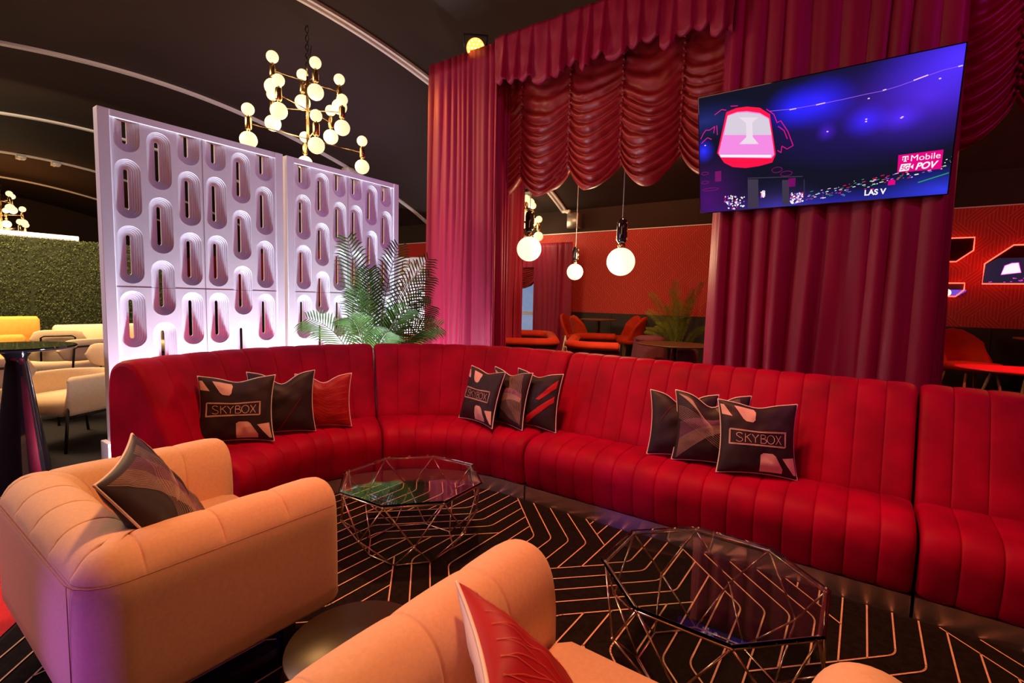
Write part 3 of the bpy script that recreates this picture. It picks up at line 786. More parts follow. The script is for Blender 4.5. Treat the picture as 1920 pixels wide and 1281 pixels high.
valance('gathered red valance right of the television, cut by photo top', .40, 2.6, 4.36, TOP+.01, 6)
def swag(label, cords, y, zt, zh, zb, seed):
    b = MB(); rows = []; nz = 90; nx = 22
    for j in range(nz+1):
        tz = j/nz; row = []
        for ci in range(len(cords)-1):
            a, c = cords[ci], cords[ci+1]
            for i in range(nx+(1 if ci == len(cords)-2 else 0)):
                f = i/nx; s_ = math.sin(PI*f); x = a+(c-a)*f
                sag = (zh-zb+.05)*(tz**.62)*s_**.8
                z = zt+(zh-zt)*tz-sag
                q = tz**1.35*14
                wob = .9*noise.noise(Vector((x*2.5, tz*3+seed, ci)))
                g = math.sin(2*PI*(q*.82+wob)); g = math.copysign(abs(g)**.75, g)
                amp = .032*min(1, tz*2.0)**1.5*(.45+.55*s_)
                belly = .08*s_*tz**.7
                row.append((x, y-belly-amp*g-.012*noise.noise(Vector((x*14, tz*22, seed))), z+.012*g*s_*tz))
        rows.append(row)
    rows.append([(p[0], p[1]+.03, p[2]-.012) for p in rows[-1]]); rows.append([(p[0], p[1]+.09, p[2]+.03) for p in rows[-2]])
    t = thing('ruched_swag', label, 'swag', (0, 0, 0), 0, 'ruched Austrian swags of the cabana')
    b.grid(rows); o = b.build('ruched_cloth', sheer, t); md = o.modifiers.new('thick', 'SOLIDIFY'); md.thickness = .003
    for x in cords[1:-1]:
        b = MB()
        for k in range(44):
            z = zt+(zh-zt)*k/43
            if k % 2 == 0: b.sphere((x+.004*math.sin(k), y-.02, z), .013 if k % 4 else .018, 8, sz=1.1)
        b.build('gathered_cord', sheer, t)
swag('ruched red swag with scallops hanging across cabana opening', [-3.80, -3.235, -2.63, -2.05, -1.47, -.90], 4.66, 3.95, 2.79, 2.58, 1)
swag('ruched red scalloped swag at upper right edge of photo', [.16, .72, 1.29, 1.88], 4.66, 3.95, 2.81, 2.56, 7)

# ------------------------------------------------------------------ television
TVX0, TVX1, TVY, TVZ = -1.157, .384, 4.05, 2.986; W = TVX1-TVX0; Hh = W*.5625; tl = math.asin(.235/Hh)
tv = thing('television', 'wall television showing blue night city and a glowing sign', 'television', ((TVX0+TVX1)/2, TVY+.235/2, TVZ-Hh*math.cos(tl)/2))
tv.rotation_euler = (tl, 0, 0)
b = MB(); b.box(-W/2-.008, .004, -Hh/2-.008, W/2+.008, .035, Hh/2+.008, bev=.003); b.box(-W/2+.15, .035, -Hh/2+.03, W/2-.15, .07, Hh/2-.2, bev=.01); b.build('tv_casing', gloss_black, tv, 30)
b = MB(); b.box(-.25, .06, -.2, .25, .14, .2); b.tube([(0, .1, 0), (0, .32, -.02)], .03); b.build('wall_bracket', black_metal, tv, 30)
# screen: procedural blue glow
sm = bpy.data.materials.new('tv_picture'); sm.use_nodes = True; nt = sm.node_tree; nt.nodes.clear(); L = nt.links
out = nt.nodes.new('ShaderNodeOutputMaterial'); em = nt.nodes.new('ShaderNodeEmission'); L.new(em.outputs[0], out.inputs[0])
tc = nt.nodes.new('ShaderNodeTexCoord'); sep = nt.nodes.new('ShaderNodeSeparateXYZ'); L.new(tc.outputs['Generated'], sep.inputs[0])
acc = None
def M2(op, a, c, v=None):
    n = nt.nodes.new('ShaderNodeMath'); n.operation = op
    for i, q in enumerate((a, c)):
        if q is None: continue
        if isinstance(q, (int, float)): n.inputs[i].default_value = q
        else: L.new(q, n.inputs[i])
    return n.outputs[0]
def blob(cx, cy, rx, ry, col, pw=1.6):
    dx = M2('DIVIDE', M2('SUBTRACT', sep.outputs[0], cx), rx); dy = M2('DIVIDE', M2('SUBTRACT', sep.outputs[2], cy), ry)
    d = M2('SQRT', M2('ADD', M2('MULTIPLY', dx, dx), M2('MULTIPLY', dy, dy)), None)
    f = M2('POWER', M2('MAXIMUM', M2('SUBTRACT', 1.0, d), 0.0), pw)
    vm = nt.nodes.new('ShaderNodeVectorMath'); vm.operation = 'SCALE'; vm.inputs[0].default_value = col; L.new(f, vm.inputs['Scale']); return vm.outputs[0]
items = [blob(.418, .78, .13, .2, (.01, .01, .80)), blob(.523, .785, .16, .22, (.02, .012, .95)), blob(.70, .60, .10, .14, (.02, .01, .75)), blob(.82, .58, .10, .12, (.04, .01, .55)), blob(.556, .56, .05, .09, (.04, .005, .4)),
         blob(1.0, .93, .32, .42, (.06, .02, .85)), blob(.90, .70, .36, .4, (.05, .01, .40)), blob(.70, .66, .5, .42, (.012, .001, .10), 1), blob(.99, .03, .28, .2, (.02, .03, .60)), blob(.6, .0, .7, .13, (.012, .012, .28)), blob(.02, .55, .06, .12, (.02, .02, .9)), blob(.03, .8, .3, .18, (.01, .015, .12)),
         blob(.36, .0, .25, .25, (.03, .015, .10)), blob(.04, .1, .25, .5, (.05, .0, .10))]
cur = items[0]
for it in items[1:]:
    vm = nt.nodes.new('ShaderNodeVectorMath'); vm.operation = 'ADD'; L.new(cur, vm.inputs[0]); L.new(it, vm.inputs[1]); cur = vm.outputs[0]
vm = nt.nodes.new('ShaderNodeVectorMath'); vm.operation = 'ADD'; vm.inputs[1].default_value = (.006, .006, .016); L.new(cur, vm.inputs[0]); L.new(vm.outputs[0], em.inputs[0]); em.inputs[1].default_value = 1.25
b = MB(); b.box(-W/2, .0, -Hh/2, W/2, .0045, Hh/2); scr = b.build('tv_screen', sm, tv, False)
def T(u, v, l=0): return (-W/2+u*W, -.0006-l*.0004, -Hh/2+v*Hh)
def poly(b, pts, mi=0, l=0): b.add([T(*p, l) for p in pts], [tuple(range(len(pts)))], mi)
def tline(b, pts, wd, mi=0, l=1, asp=.5625):
    for (ax, ay), (bx, by) in zip(pts, pts[1:]):
        d = Vector((bx-ax, (by-ay)*asp)); n = Vector((-d.y, d.x)).normalized()*wd/2
        b.add([T(ax+n.x, ay+n.y/asp, l), T(ax-n.x, ay-n.y/asp, l), T(bx-n.x, by-n.y/asp, l), T(bx+n.x, by+n.y/asp, l)], [(0, 1, 2, 3)], mi)
E_red = emat('pic_red', (1, .0, .06), 1); E_pink = emat('pic_pink', (1, .28, .85), .9); E_wh = emat('pic_white', (1, .92, .95), 1); E_lil = emat('pic_lilac', (.80, .72, .86), .85)
E_mag = emat('pic_magenta', (.78, .0, .22), 1); E_dm = emat('pic_dim_magenta', (.22, .0, .15), .8); E_gr = emat('pic_green', (.02, .45, .10), .8); E_gy = emat('pic_grey', (.05, .04, .08), .8); E_vi = emat('pic_violet', (.35, .12, 1), .9); E_navy = emat('pic_black', (.004, .002, .01), 1)
b = MB(); ring_ = [(.13, .844), (.175, .862), (.223, .858), (.28, .83), (.324, .765), (.353, .44), (.339, .377), (.28, .36), (.221, .358), (.16, .38), (.12, .425), (.086, .517)]
poly(b, ring_, 0, 0); poly(b, [(.136, .816), (.18, .83), (.223, .822), (.28, .79), (.321, .735), (.347, .44), (.335, .413), (.103, .475), (.093, .515)], 1, 1)
poly(b, [(.137, .81), (.18, .822), (.223, .812), (.28, .78), (.318, .73), (.333, .6), (.12, .66)], 2, 2)
poly(b, [(.188, .783), (.274, .756), (.248, .722), (.251, .607), (.278, .543), (.19, .565), (.222, .615), (.22, .73)], 4, 3)
poly(b, [(.098, .50), (.335, .44), (.333, .42), (.105, .478)], 3, 4)
b.build('glowing_sign_picture', [E_red, E_pink, E_lil, E_wh, emat('pic_soft_lilac', (.93, .80, .92), .9)], tv, False)
b = MB()
for pl_ in ([(.076, .839), (.109, .872), (.13, .86)], [(.15, .885), (.183, .878)], [(.308, .81), (.34, .76), (.355, .69), (.37, .70), (.401, .608), (.425, .491), (.40, .47), (.378, .50), (.375, .447), (.36, .47)], [(.36, .66), (.385, .62), (.40, .55)], [(.007, .658), (.02, .70), (.033, .726), (.05, .72), (.076, .744), (.07, .69)], [(.085, .75), (.088, .67)], [(.01, .62), (.04, .66), (.06, .64)]):
    tline(b, pl_, .0035, 0)
for cx, cy, rx, ry in ((.025, .353, .018, .012), (.025, .274, .018, .012), (.052, .207, .04, .012), (.36, .312, .022, .022), (.40, .273, .025, .02)):
    tline(b, [(cx+rx*math.cos(a), cy+ry*math.sin(a)) for a in np.linspace(0, 2*PI, 16)], .003, 1)
poly(b, [(.075, .27), (.105, .27), (.105, .36), (.075, .36)], 1); poly(b, [(.41, .16), (.44, .16), (.44, .23), (.41, .23)], 1)
b.build('magenta_outline_picture', [E_mag, E_dm], tv, False)['kind'] = 'stuff'
b = MB()
poly(b, [(.23, .26), (.278, .25), (.282, .009), (.233, .01)], 0); poly(b, [(.383, .223), (.412, .218), (.417, .013), (.388, .014)], 0); tline(b, [(.23, .27), (.47, .235)], .004, 0); tline(b, [(.476, .21), (.479, .07)], .003, 0)
rnd = random.Random(4)
for x0_, x1_, y0_, y1_ in ((.114, .217, .005, .125), (.42, .471, .012, .10), (.29, .305, .09, .14)):
    for i in range(60):
        x, y = rnd.uniform(x0_, x1_), rnd.uniform(y0_, y1_); d = .006
        poly(b, [(x, y), (x+d, y+rnd.uniform(-.004, .004)), (x+d, y+.012), (x+rnd.uniform(-.003, .003), y+.012)], rnd.choice([1, 1, 1, 2, 3]), rnd.choice([1, 2, 3]))
for i in range(150):
    x = rnd.uniform(.48, 1); y = .03+.16*((x-.48)/.5)**1.3+rnd.gauss(0, .022)+.03
    if y < .01 or y > .3: continue
    l_ = rnd.uniform(.002, .014); poly(b, [(x, y), (min(x+l_, .999), y+l_*.28), (min(x+l_, .999), y+l_*.28+.005), (x, y+.005)], rnd.choice([1, 1, 5, 4, 4, 3, 6]), rnd.choice([0, 1, 2]))
tline(b, [(.90, .10), (.997, .15)], .004, 4)
tline(b, [(.323, .789), (.419, .775), (.526, .775), (.612, .78), (.696, .788), (.75, .79), (.802, .803), (.878, .832), (.942, .856), (.999, .862)], .0022, 6)
for sx in ((.405, .773, .432, .774), (.51, .774, .545, .778), (.75, .793, .762, .796), (.85, .823, .895, .842), (.985, .860, .998, .862)): tline(b, [sx[:2], sx[2:]], .004, 5, 2)
for x, y in ((.697, .588), (.697, .605), (.818, .576), (.822, .582), (.556, .557), (.025, .593), (.70, .75), (.93, .80)): poly(b, [(x, y), (x+.007, y), (x+.007, y+.008), (x, y+.008)], 5, 3)
poly(b, [(.797, .10), (.822, .10), (.822, .13), (.81, .145), (.797, .13)], 7, 3)
o_ = b.build('city_lights_picture', [E_gy, E_wh, E_vi, E_red, E_gr, emat('pic_pale', (1, .6, 1), 1), E_vi, E_mag], tv, False); o_['kind'] = 'stuff'
b = MB(); poly(b, [(.824, .316), (.971, .318), (.971, .184), (.826, .188)], 0, 5); b.build('logo_panel_picture', E_mag, tv, False)
def text_mesh(txt, name, m_, parent, u, v, hgt, shear=0, wfit=None, lay=7, mtx=None, bold=0):
    cu = bpy.data.curves.new(name, 'FONT'); cu.body = txt; cu.size = 1; cu.shear = shear; cu.offset = bold
    o = bpy.data.objects.new(name, cu); me = bpy.data.meshes.new_from_object(o); bpy.data.objects.remove(o)
    xs = [q.co.x for q in me.vertices]; yy = [q.co.y for q in me.vertices]
    sx0, sx1, sy0, sy1 = min(xs), max(xs), min(yy), max(yy)
    for q in me.vertices:
        fx = (q.co.x-sx0)/(sx1-sx0); fy = (q.co.y-sy0)/(sy1-sy0)
        q.co = Vector(T(u+fx*wfit, v+fy*hgt, lay))
    me.materials.append(m_); o = bpy.data.objects.new(name, me); C.objects.link(o); o.parent = parent; return o
text_mesh('Mobile', 'lettering', E_wh, tv, .868, .262, .042, wfit=.096, bold=.0)
b = MB()  # slab-serif T with its two side dots
for pl_ in ([(.839, .303), (.859, .303), (.859, .288), (.8565, .288), (.8555, .297), (.8515, .297), (.8515, .268), (.8545, .268), (.8545, .263), (.8435, .263), (.8435, .268), (.8465, .268), (.8465, .297), (.8425, .297), (.8415, .288), (.839, .288)],):
    b.add([T(*p, 7) for p in pl_], [tuple(range(len(pl_)))])
for x in (.8385, .856): poly(b, [(x, .275), (x+.004, .275), (x+.004, .283), (x, .283)], 0, 7)
b.build('letter_mark', E_wh, tv, False)
b = MB(); poly(b, [(.831, .194), (.864, .196), (.870, .247), (.837, .247)], 0, 6); poly(b, [(.869, .221), (.879, .240), (.878, .203)], 0, 6); b.build('badge_picture', E_wh, tv, False)
text_mesh('5G', 'lettering', E_mag, tv, .836, .204, .034, .3, .029, bold=.02, lay=8)
text_mesh('POV', 'lettering', E_wh, tv, .886, .196, .050, .3, .074, bold=.03)
text_mesh('LAS V', 'lettering', E_wh, tv, .715, .035, .045, .0, .078, bold=.03)

# ------------------------------------------------------------------ lamps
def globe_chandelier(label, loc, sc=1.0, rz=0, cable=True, drop=0):
    t = thing('globe_chandelier', label, 'chandelier', loc, rz, 'brass globe chandeliers')
    rx = Vector((rt.x, rt.y, 0)).normalized(); ry = Vector((fw.x, fw.y, 0)).normalized()
    b = MB(); b.tube([(0, 0, -.03), (0, 0, .86)], .013, 10); b.tube([(.022, 0, -.02), (.022, 0, .80)], .007, 8); b.tube([(-.022, 0, -.02), (-.022, 0, .80)], .007, 8); b.tube([(0, 0, .85), (0, 0, 1.12)], .006, 8); b.build('centre_stem', brass, t)
    tiers = [(.79, [(-.31, -.31), (.32, .30), (.18, -.18), (-.14, .18)]), (.43, [(-.44, -.05), (.44, .06), (-.15, -.50), (.14, .46)]), (.055, [(-.50, -.56), (.55, .58), (.27, -.40), (-.23, .46)])]
    G = []
    for z, arms in tiers:
        for ax, ay in arms:
            p = rx*ax+ry*ay; b = MB(); b.tube([(0, 0, z), (p.x, p.y, z)], .0065, 7); b.build('arm', brass, t)
            G.append((p.x, p.y, z))
    for x, y, z in G:
        b = MB(); b.lathe([(.0, -.105), (.018, -.105), (.018, -.085), (.034, -.075), (.040, -.06), (.040, .06), (.034, .075), (.016, .08), (.016, .10), (.0, .10)], 14, (x, y, z)); h_ = b.build('lamp_holder', brass, t, 40)
        b = MB(); b.sphere((x, y, z+.165), .074, 20); b.build('small_globe', globe_m, h_)
        b = MB(); b.sphere((x, y, z-.20), .102, 22); b.build('large_globe', globe_m, h_)
    b = MB(); top = float(pz(loc[1]))-loc[2]
    for ph in (0, PI): b.tube([(.02*math.sin(i*.9+ph), .02*math.cos(i*.9+ph), .98+(top-.98)*i/16) for i in range(17)], .006, 6)
    b.tube([(.0, 0, 1.06), (.07, 0, 1.12), (.05, .03, 1.24), (0, 0, 1.2)], .006, 6)
    b.build('cable', black_metal, t)
    return t
CH = (-6.23, 3.95, 3.42)
ch = globe_chandelier('large brass globe chandelier hanging over the carved screens', CH)
def lamp_light(name, loc, p, r=.3, col=(1, .70, .38)):
    l = bpy.data.lights.new(name, 'POINT'); l.energy = p; l.color = col; l.shadow_soft_size = r; o = bpy.data.objects.new(name, l); C.objects.link(o); o.location = loc
def atd(u, v, D):
    d = rt*(u-960)+dn*(v-640.5)+fw*F; return d/F*D+Vector((0, 0, CAM_H))
p = atd(4, 440, 13.3); c2 = dup(ch, (p.x, p.y, p.z+.1), 2.0, 'distant globe chandelier above the hedge at left edge')
p = atd(971, 432, 10.9); c3 = dup(ch, (p.x, p.y, p.z), .6, 'distant globe chandelier seen through the cabana opening')
def pendant(label, u, v, D, r):
    p = atd(u, v, D); t = thing('globe_pendant', label, 'pendant lamp', (p.x, p.y, p.z), 0, 'globe pendants inside the cabana')
    b = MB(); b.sphere((0, 0, 0), r, 32); b.build('globe', globe_p, t)
    k = r/.15
    b = MB(); b.lathe([(.035*k, r*.97), (.04*k, r+.02), (.03*k, r+.045*k), (0, r+.045*k)], 20); b.build('brass_collar', brass, t)
    b = MB(); b.lathe([(0, r+.04*k), (.030*k, r+.04*k), (.052*k, r+.075*k), (.055*k, r+.10*k), (.055*k, r+.25*k), (.047*k, r+.29*k), (.02*k, r+.31*k), (0, r+.31*k)], 24)
    b.build('lamp_holder', gloss_black, t)
    b = MB()
    for s_ in (-1, 1): b.tube([(s_*.058*k, 0, r+.08*k), (s_*.058*k, 0, r+.27*k)], .005*k, 6)
    b.build('holder_trim', brass, t)
    top = 4.08-p.z; b = MB(); b.tube([(.0, 0, r+.3*k), (.004, 0, r+.3*k+(top-r-.3*k)*.35), (-.003, 0, r+.3*k+(top-r-.3*k)*.7), (0, 0, top)], .0045, 6); b.build('cord', mat('grey_cord', (.35, .32, .33), .6), t)
pendant('left globe pendant, in front of the distant chandelier', 992, 467, 6.0, .148)
pendant('smallest globe pendant, in the middle of the three', 1078, 510, 6.3, .103)
pendant('largest globe pendant, rightmost in the cabana opening', 1164, 491, 5.3, .149)
t = thing('par_spotlight', 'round amber spotlight on top of left curtain corner', 'spotlight', (-3.80, 4.50, 4.24))
t.rotation_euler = (rad(-62), 0, rad(-30))
b = MB(); b.lathe([(.0, -.10), (.06, -.10), (.10, -.04), (.115, .03), (.115, .07), (.10, .07), (.10, .055)], 28, (0, 0, .14)); b.build('lamp_housing', black_metal, t, 40)
b = MB(); b.lathe([(.10, .055), (0, .055)], 28, (0, 0, .14)); b.build('lens_plate', mat('amber_lens', (.5, .2, .05), .3, emis=(1, .35, .05), estr=2.0), t)
b = MB()
for rr_, n in ((0, 1), (.04, 6), (.078, 12)):
    for k in range(n): b.sphere((rr_*math.cos(2*PI*k/n), rr_*math.sin(2*PI*k/n), .20), .012, 8)
b.build('led_lenses', amber_led, t)
b = MB(); b.tube([(-.12, 0, .14), (-.13, .12, .10), (.13, .12, .10), (.12, 0, .14)], .012, 6); b.build('yoke', black_metal, t)
t.rotation_euler = Vector((.62, -.70, -.50)).to_track_quat('Z', 'Y').to_euler()
lamp_light('cabana_lamps_glow', (-2.6, 5.5, 1.95), 60, .15)
lamp_light('chandelier_glow', (CH[0], CH[1], CH[2]+.1), 38, .5)
lamp_light('chandelier_glow', tuple(c2.location), 60, .4)
lamp_light('chandelier_glow', tuple(c3.location), 35, .3)

# ------------------------------------------------------------------ neon framed mirrors on the back wall
pic_purple = emat('mirror_purple_glow', (.18, .07, .65), 1.0)
def neon(label, pts, dark, extra=None):
    cx = sum(p[0] for p in pts)/len(pts); cz = sum(p[1] for p in pts)/len(pts)
    t = thing('neon_mirror', label, 'neon sign', (cx, 9.95, cz), 0, 'neon framed shapes on the red wall')
    q = [(x-cx, z-cz) for x, z in pts]; n = len(q)
    b = MB(); b.add([(x, 0, z) for x, z in q]+[(x, .045, z) for x, z in q], [tuple(range(n)), tuple(range(2*n-1, n-1, -1))]+[(i, (i+1) % n, n+(i+1) % n, n+i) for i in range(n)]); b.build('mirror_panel', dark, t, False)
    b = MB(); b.tube([(x, -.012, z) for x, z in q], .009, 8, closed=True); b.build('neon_tube', neon_m, t)
    if extra: extra(t, cx, cz)
    return t
dark_mirror = mat('dark_red_mirror', (.035, .004, .008), .15)
neon('upper dark hexagonal mirror with red neon outline', [(.62, 2.38), (.62, 2.13), (1.07, 2.13), (1.25, 2.29), (1.25, 2.48), (.95, 2.48)], dark_mirror)
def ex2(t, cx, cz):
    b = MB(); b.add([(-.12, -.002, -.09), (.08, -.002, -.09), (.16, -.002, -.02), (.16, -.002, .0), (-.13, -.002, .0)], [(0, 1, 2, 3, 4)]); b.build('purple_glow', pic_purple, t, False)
    b = MB(); b.lathe([(.0, 0), (.055, 0)], 20, (-.06, -.004, -.045), mtx=Matrix.Rotation(PI/2, 4, 'X')); b.build('globe_reflection', globe_p, t)  # globe reflection painted on as a glowing disc
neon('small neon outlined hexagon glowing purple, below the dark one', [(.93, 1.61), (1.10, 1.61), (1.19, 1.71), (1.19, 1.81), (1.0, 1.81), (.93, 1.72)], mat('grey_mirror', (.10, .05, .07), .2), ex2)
def ex3(t, cx, cz):  # sign's mirror reflection painted on as glowing shapes
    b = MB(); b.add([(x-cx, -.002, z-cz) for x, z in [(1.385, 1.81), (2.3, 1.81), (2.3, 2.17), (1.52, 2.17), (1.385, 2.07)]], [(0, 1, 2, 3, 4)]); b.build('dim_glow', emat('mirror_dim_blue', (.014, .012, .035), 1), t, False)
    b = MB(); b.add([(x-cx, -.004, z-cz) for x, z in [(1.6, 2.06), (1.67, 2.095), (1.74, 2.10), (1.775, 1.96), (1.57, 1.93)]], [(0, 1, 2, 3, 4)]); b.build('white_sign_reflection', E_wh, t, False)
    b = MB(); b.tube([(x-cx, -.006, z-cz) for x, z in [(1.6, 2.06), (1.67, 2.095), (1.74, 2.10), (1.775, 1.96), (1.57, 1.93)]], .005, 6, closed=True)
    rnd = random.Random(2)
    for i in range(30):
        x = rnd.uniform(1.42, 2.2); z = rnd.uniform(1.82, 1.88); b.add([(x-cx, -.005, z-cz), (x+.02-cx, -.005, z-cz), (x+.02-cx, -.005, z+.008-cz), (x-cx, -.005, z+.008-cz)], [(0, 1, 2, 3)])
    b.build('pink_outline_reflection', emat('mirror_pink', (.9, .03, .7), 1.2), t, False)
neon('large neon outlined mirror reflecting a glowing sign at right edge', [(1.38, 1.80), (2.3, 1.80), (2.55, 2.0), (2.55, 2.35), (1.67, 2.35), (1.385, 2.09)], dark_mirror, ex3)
lamp_light('neon_glow', (1.3, 9.75, 2.0), 2, .2, (1, .05, .03))
lamp_light('neon_glow', (2.0, 9.75, 2.1), 2, .2, (1, .05, .03))

# ------------------------------------------------------------------ window and curtain at the far back left of the cabana
b = MB()
wx0, wx1 = -7.35, -6.35
for x in (wx0, -6.95, wx1): b.box(x-.04, 9.9, .1, x+.04, 10.0, 2.5)
for z in (.1, 1.05, 2.42): b.box(wx0, 9.9, z, wx1, 10.0, z+.07)
structure(b.build('window_1', white_paint, smooth=False))
b = MB(); b.box(wx0, 9.965, .1, wx1, 9.985, 2.45); structure(b.build('window_2', mat('dusk_window_glass', (.1, .12, .2), .1, emis=(.30, .42, .70), estr=.55, noise_amt=.3), smooth=False))
curtain('distant red curtain beside the window behind the tub chairs', [(-6.25, 9.62), (-5.25, 9.60)], .01, 2.68, seed=21, amp=.05, wl=.16, group='far red curtains')
b = MB(); drape(b, [(-7.4, 9.66), (-6.2, 9.66)], 2.15, 2.62, amp=.05, wl=.2, seed=22, nz=10)
tag(b.build('short_valance', satin), 'short red valance above the distant window', 'valance')
swag('small ruched swag hanging over the distant window', [-7.4, -6.8, -6.28], 9.7, 2.3, 1.85, 1.72, 9)

# ------------------------------------------------------------------ palms
def palm(label, loc, fronds, lmat, leaf_l=.20, name='potted_palm', pot_h=.3, seed=0):
    rnd = random.Random(seed)
    t = thing(name, label, 'palm', loc, 0, 'potted palms')
    b = MB(); b.lathe([(0, 0), (.13, 0), (.17, pot_h), (.155, pot_h), (.15, pot_h-.03), (0, pot_h-.03)], 24); b.build('pot', gloss_black, t, 40)
    for tip, bend, ll in fronds:
        b = MB(); base = Vector((rnd.uniform(-.03, .03), rnd.uniform(-.03, .03), pot_h-.05)); tip = Vector(tip)
        c_ = base.lerp(tip, .55)+Vector((0, 0, bend)); c_.x = base.x+(tip.x-base.x)*.30; c_.y = base.y+(tip.y-base.y)*.30
        def B(s): return base*(1-s)**2+c_*2*s*(1-s)+tip*s*s
        n = 26; pts = [B(i/24) for i in range(25)]; b.tube(pts, [.009*(1-.8*i/24) for i in range(25)], 6, 1)
        side0 = (tip-base).cross(Vector((0, 0, 1))); side0 = side0.normalized() if side0.length > .05 else Vector((1, 0, 0))
        tw = rnd.uniform(-.5, .5)
        for i in range(n):
            s = .30+.70*i/(n-1); p = B(s); tg = (B(min(1, s+.02))-B(s-.02)).normalized()
            sv = tg.cross(Vector((-.80, .60, .05))); side = (side0*.35*(1 if side0.dot(sv) > 0 else -1)+sv+tg.cross(sv)*tw*.5).normalized(); side = (side-tg*side.dot(tg)).normalized(); upv = side.cross(tg)
            if upv.z < 0: upv = -upv
            ln = ll*math.sin(PI*min(1, (s-.22)/.86))**.6*rnd.uniform(.9, 1.08)
            for sd in (-1, 1):
                d = (side*sd*.74+tg*.70+upv*.12).normalized(); wv = tg*.0085*(ll/.2)**.5
                q = [p, p+d*ln*.35+Vector((0, 0, -.01)), p+d*ln*.7-Vector((0, 0, ln*.10)), p+d*ln-Vector((0, 0, ln*.26))]
                wd = [.4, 1, .8, .05]
                nn = d.cross(tg).normalized()*.003
                L_ = [q[k]-wv*wd[k] for k in range(4)]; M_ = [q[k]+nn for k in range(4)]; R_ = [q[k]+wv*wd[k] for k in range(4)]
                b.grid([L_, M_, R_], 0)
        b.build('frond', [lmat, stem_m], t)
    return t
P1 = (-3.86, 3.08, 0)
fr = []
for y, z, x in ((2.86, 1.92, -3.9), (3.38, 1.90, -3.8), (3.74, 1.80, -3.75), (3.0, 1.62, -3.8), (3.5, 1.6, -3.5), (3.62, 1.32, -3.6), (3.2, 1.66, -4.02), (2.72, 1.42, -3.6), (3.55, 1.12, -3.4), (2.62, 1.22, -3.55), (2.36, 1.20, -3.75), (3.3, 1.4, -3.4), (3.05, 1.3, -3.3), (3.75, 1.15, -3.7), (2.85, 1.1, -3.3)):
    fr.append(((x-P1[0], y-P1[1], z), .22 if z > 1.3 else .34, .235))
palm('potted palm with dark green fronds in front of carved screen', P1, fr, leaf, seed=5)
P2 = (-2.75, 9.2, 0)
fr = []
for x, y, z in ((-2.88, 9.2, 1.80), (-3.28, 9.1, 1.58), (-2.42, 9.3, 1.78), (-3.35, 9.2, 1.25), (-2.28, 9.1, .98), (-2.5, 9.0, 1.5), (-2.72, 8.95, 1.42), (-3.1, 9.0, 1.0), (-2.6, 9.4, 1.66), (-3.0, 9.4, 1.66), (-2.95, 9.05, 1.35), (-2.55, 8.95, 1.15), (-2.9, 8.9, 1.1), (-3.3, 9.05, .9)):
    fr.append(((x-P2[0], y-P2[1], z), .25, .17))
palm('distant olive palm before the red patterned wall', P2, fr, leaf_dk, seed=9)

# ------------------------------------------------------------------ far room furniture (right)
def tub_chair(label, x, y, rz, wdt=.50, half=1.0, arm=.35):
    t = thing('velvet_tub_seat', label, 'seat', (x, y, 0), rz, 'rust velvet rounded seats behind the curtains')
    r = min(.38, half)
    def path(s):
        segs = [arm, PI/2*r, 2*(half-r), PI/2*r, arm]
        if s < segs[0]: return (arm-s, half), (0, -1)
        s -= segs[0]
        if s < segs[1]: a = PI/2+s/r; return (r*math.cos(a), half-r+r*math.sin(a)), (-math.cos(a), -math.sin(a))
        s -= segs[1]
        if s < segs[2]: return (-r, half-r-s), (1, 0)
        s -= segs[2]
        if s < segs[3]: a = PI+s/r; return (r*math.cos(a), -(half-r)+r*math.sin(a)), (-math.cos(a), -math.sin(a))
        return (s-segs[3], -half), (0, 1)
    Lt = 2*arm+PI*r+2*(half-r)
    b = MB(); sweep(b, path, [(.03, .12, 0), (.03, .72, 0), (.11, .72, 0), (.11, .12, 0)], Lt, .2, .0, .01); b.build('shell', orange_velvet, t, 50)
    b = MB(); sweep(b, path, smooth_prof([(-.01, .775, 1), (.0, .83, 1), (.06, .865, 1), (.13, .84, 1), (.14, .78, 1), (.07, .745, 1)]), Lt, .3, .0, .03); b.build('padded_rim', orange_velvet, t)
    b = MB(); sweep(b, path, [(.015, .715, 0), (.015, .755, 0), (.11, .755, 0), (.11, .715, 0)], Lt, .3, 0, .005); b.build('metal_band', black_metal, t, 40)
    b = MB(); b.box(-r+.13, -half+.13, .10, arm-.02, half-.13, .45, bev=.05); b.build('seat', orange_velvet, t, 50)
    for sx, sy in ((arm-.1, half-.08), (arm-.1, -half+.08), (-r+.15, half-.2), (-r+.15, -half+.2)):
        b = MB(); b.tube([(sx, sy, 0), (sx, sy, .125)], .015, 8); b.build('leg', black_metal, t)
    return t
p = atd(1000, 600, 7.9); tub_chair('rust velvet rounded seat beside left cabana curtain', p.x, p.y, PI+rad(33), arm=.6)
p = atd(1115, 600, 7.5); tub_chair('rust velvet rounded seat in the middle of cabana opening', p.x, p.y, rad(25))
tub_chair('rust velvet rounded seat half hidden by right curtain', .20, 8.2, rad(170), half=.6)
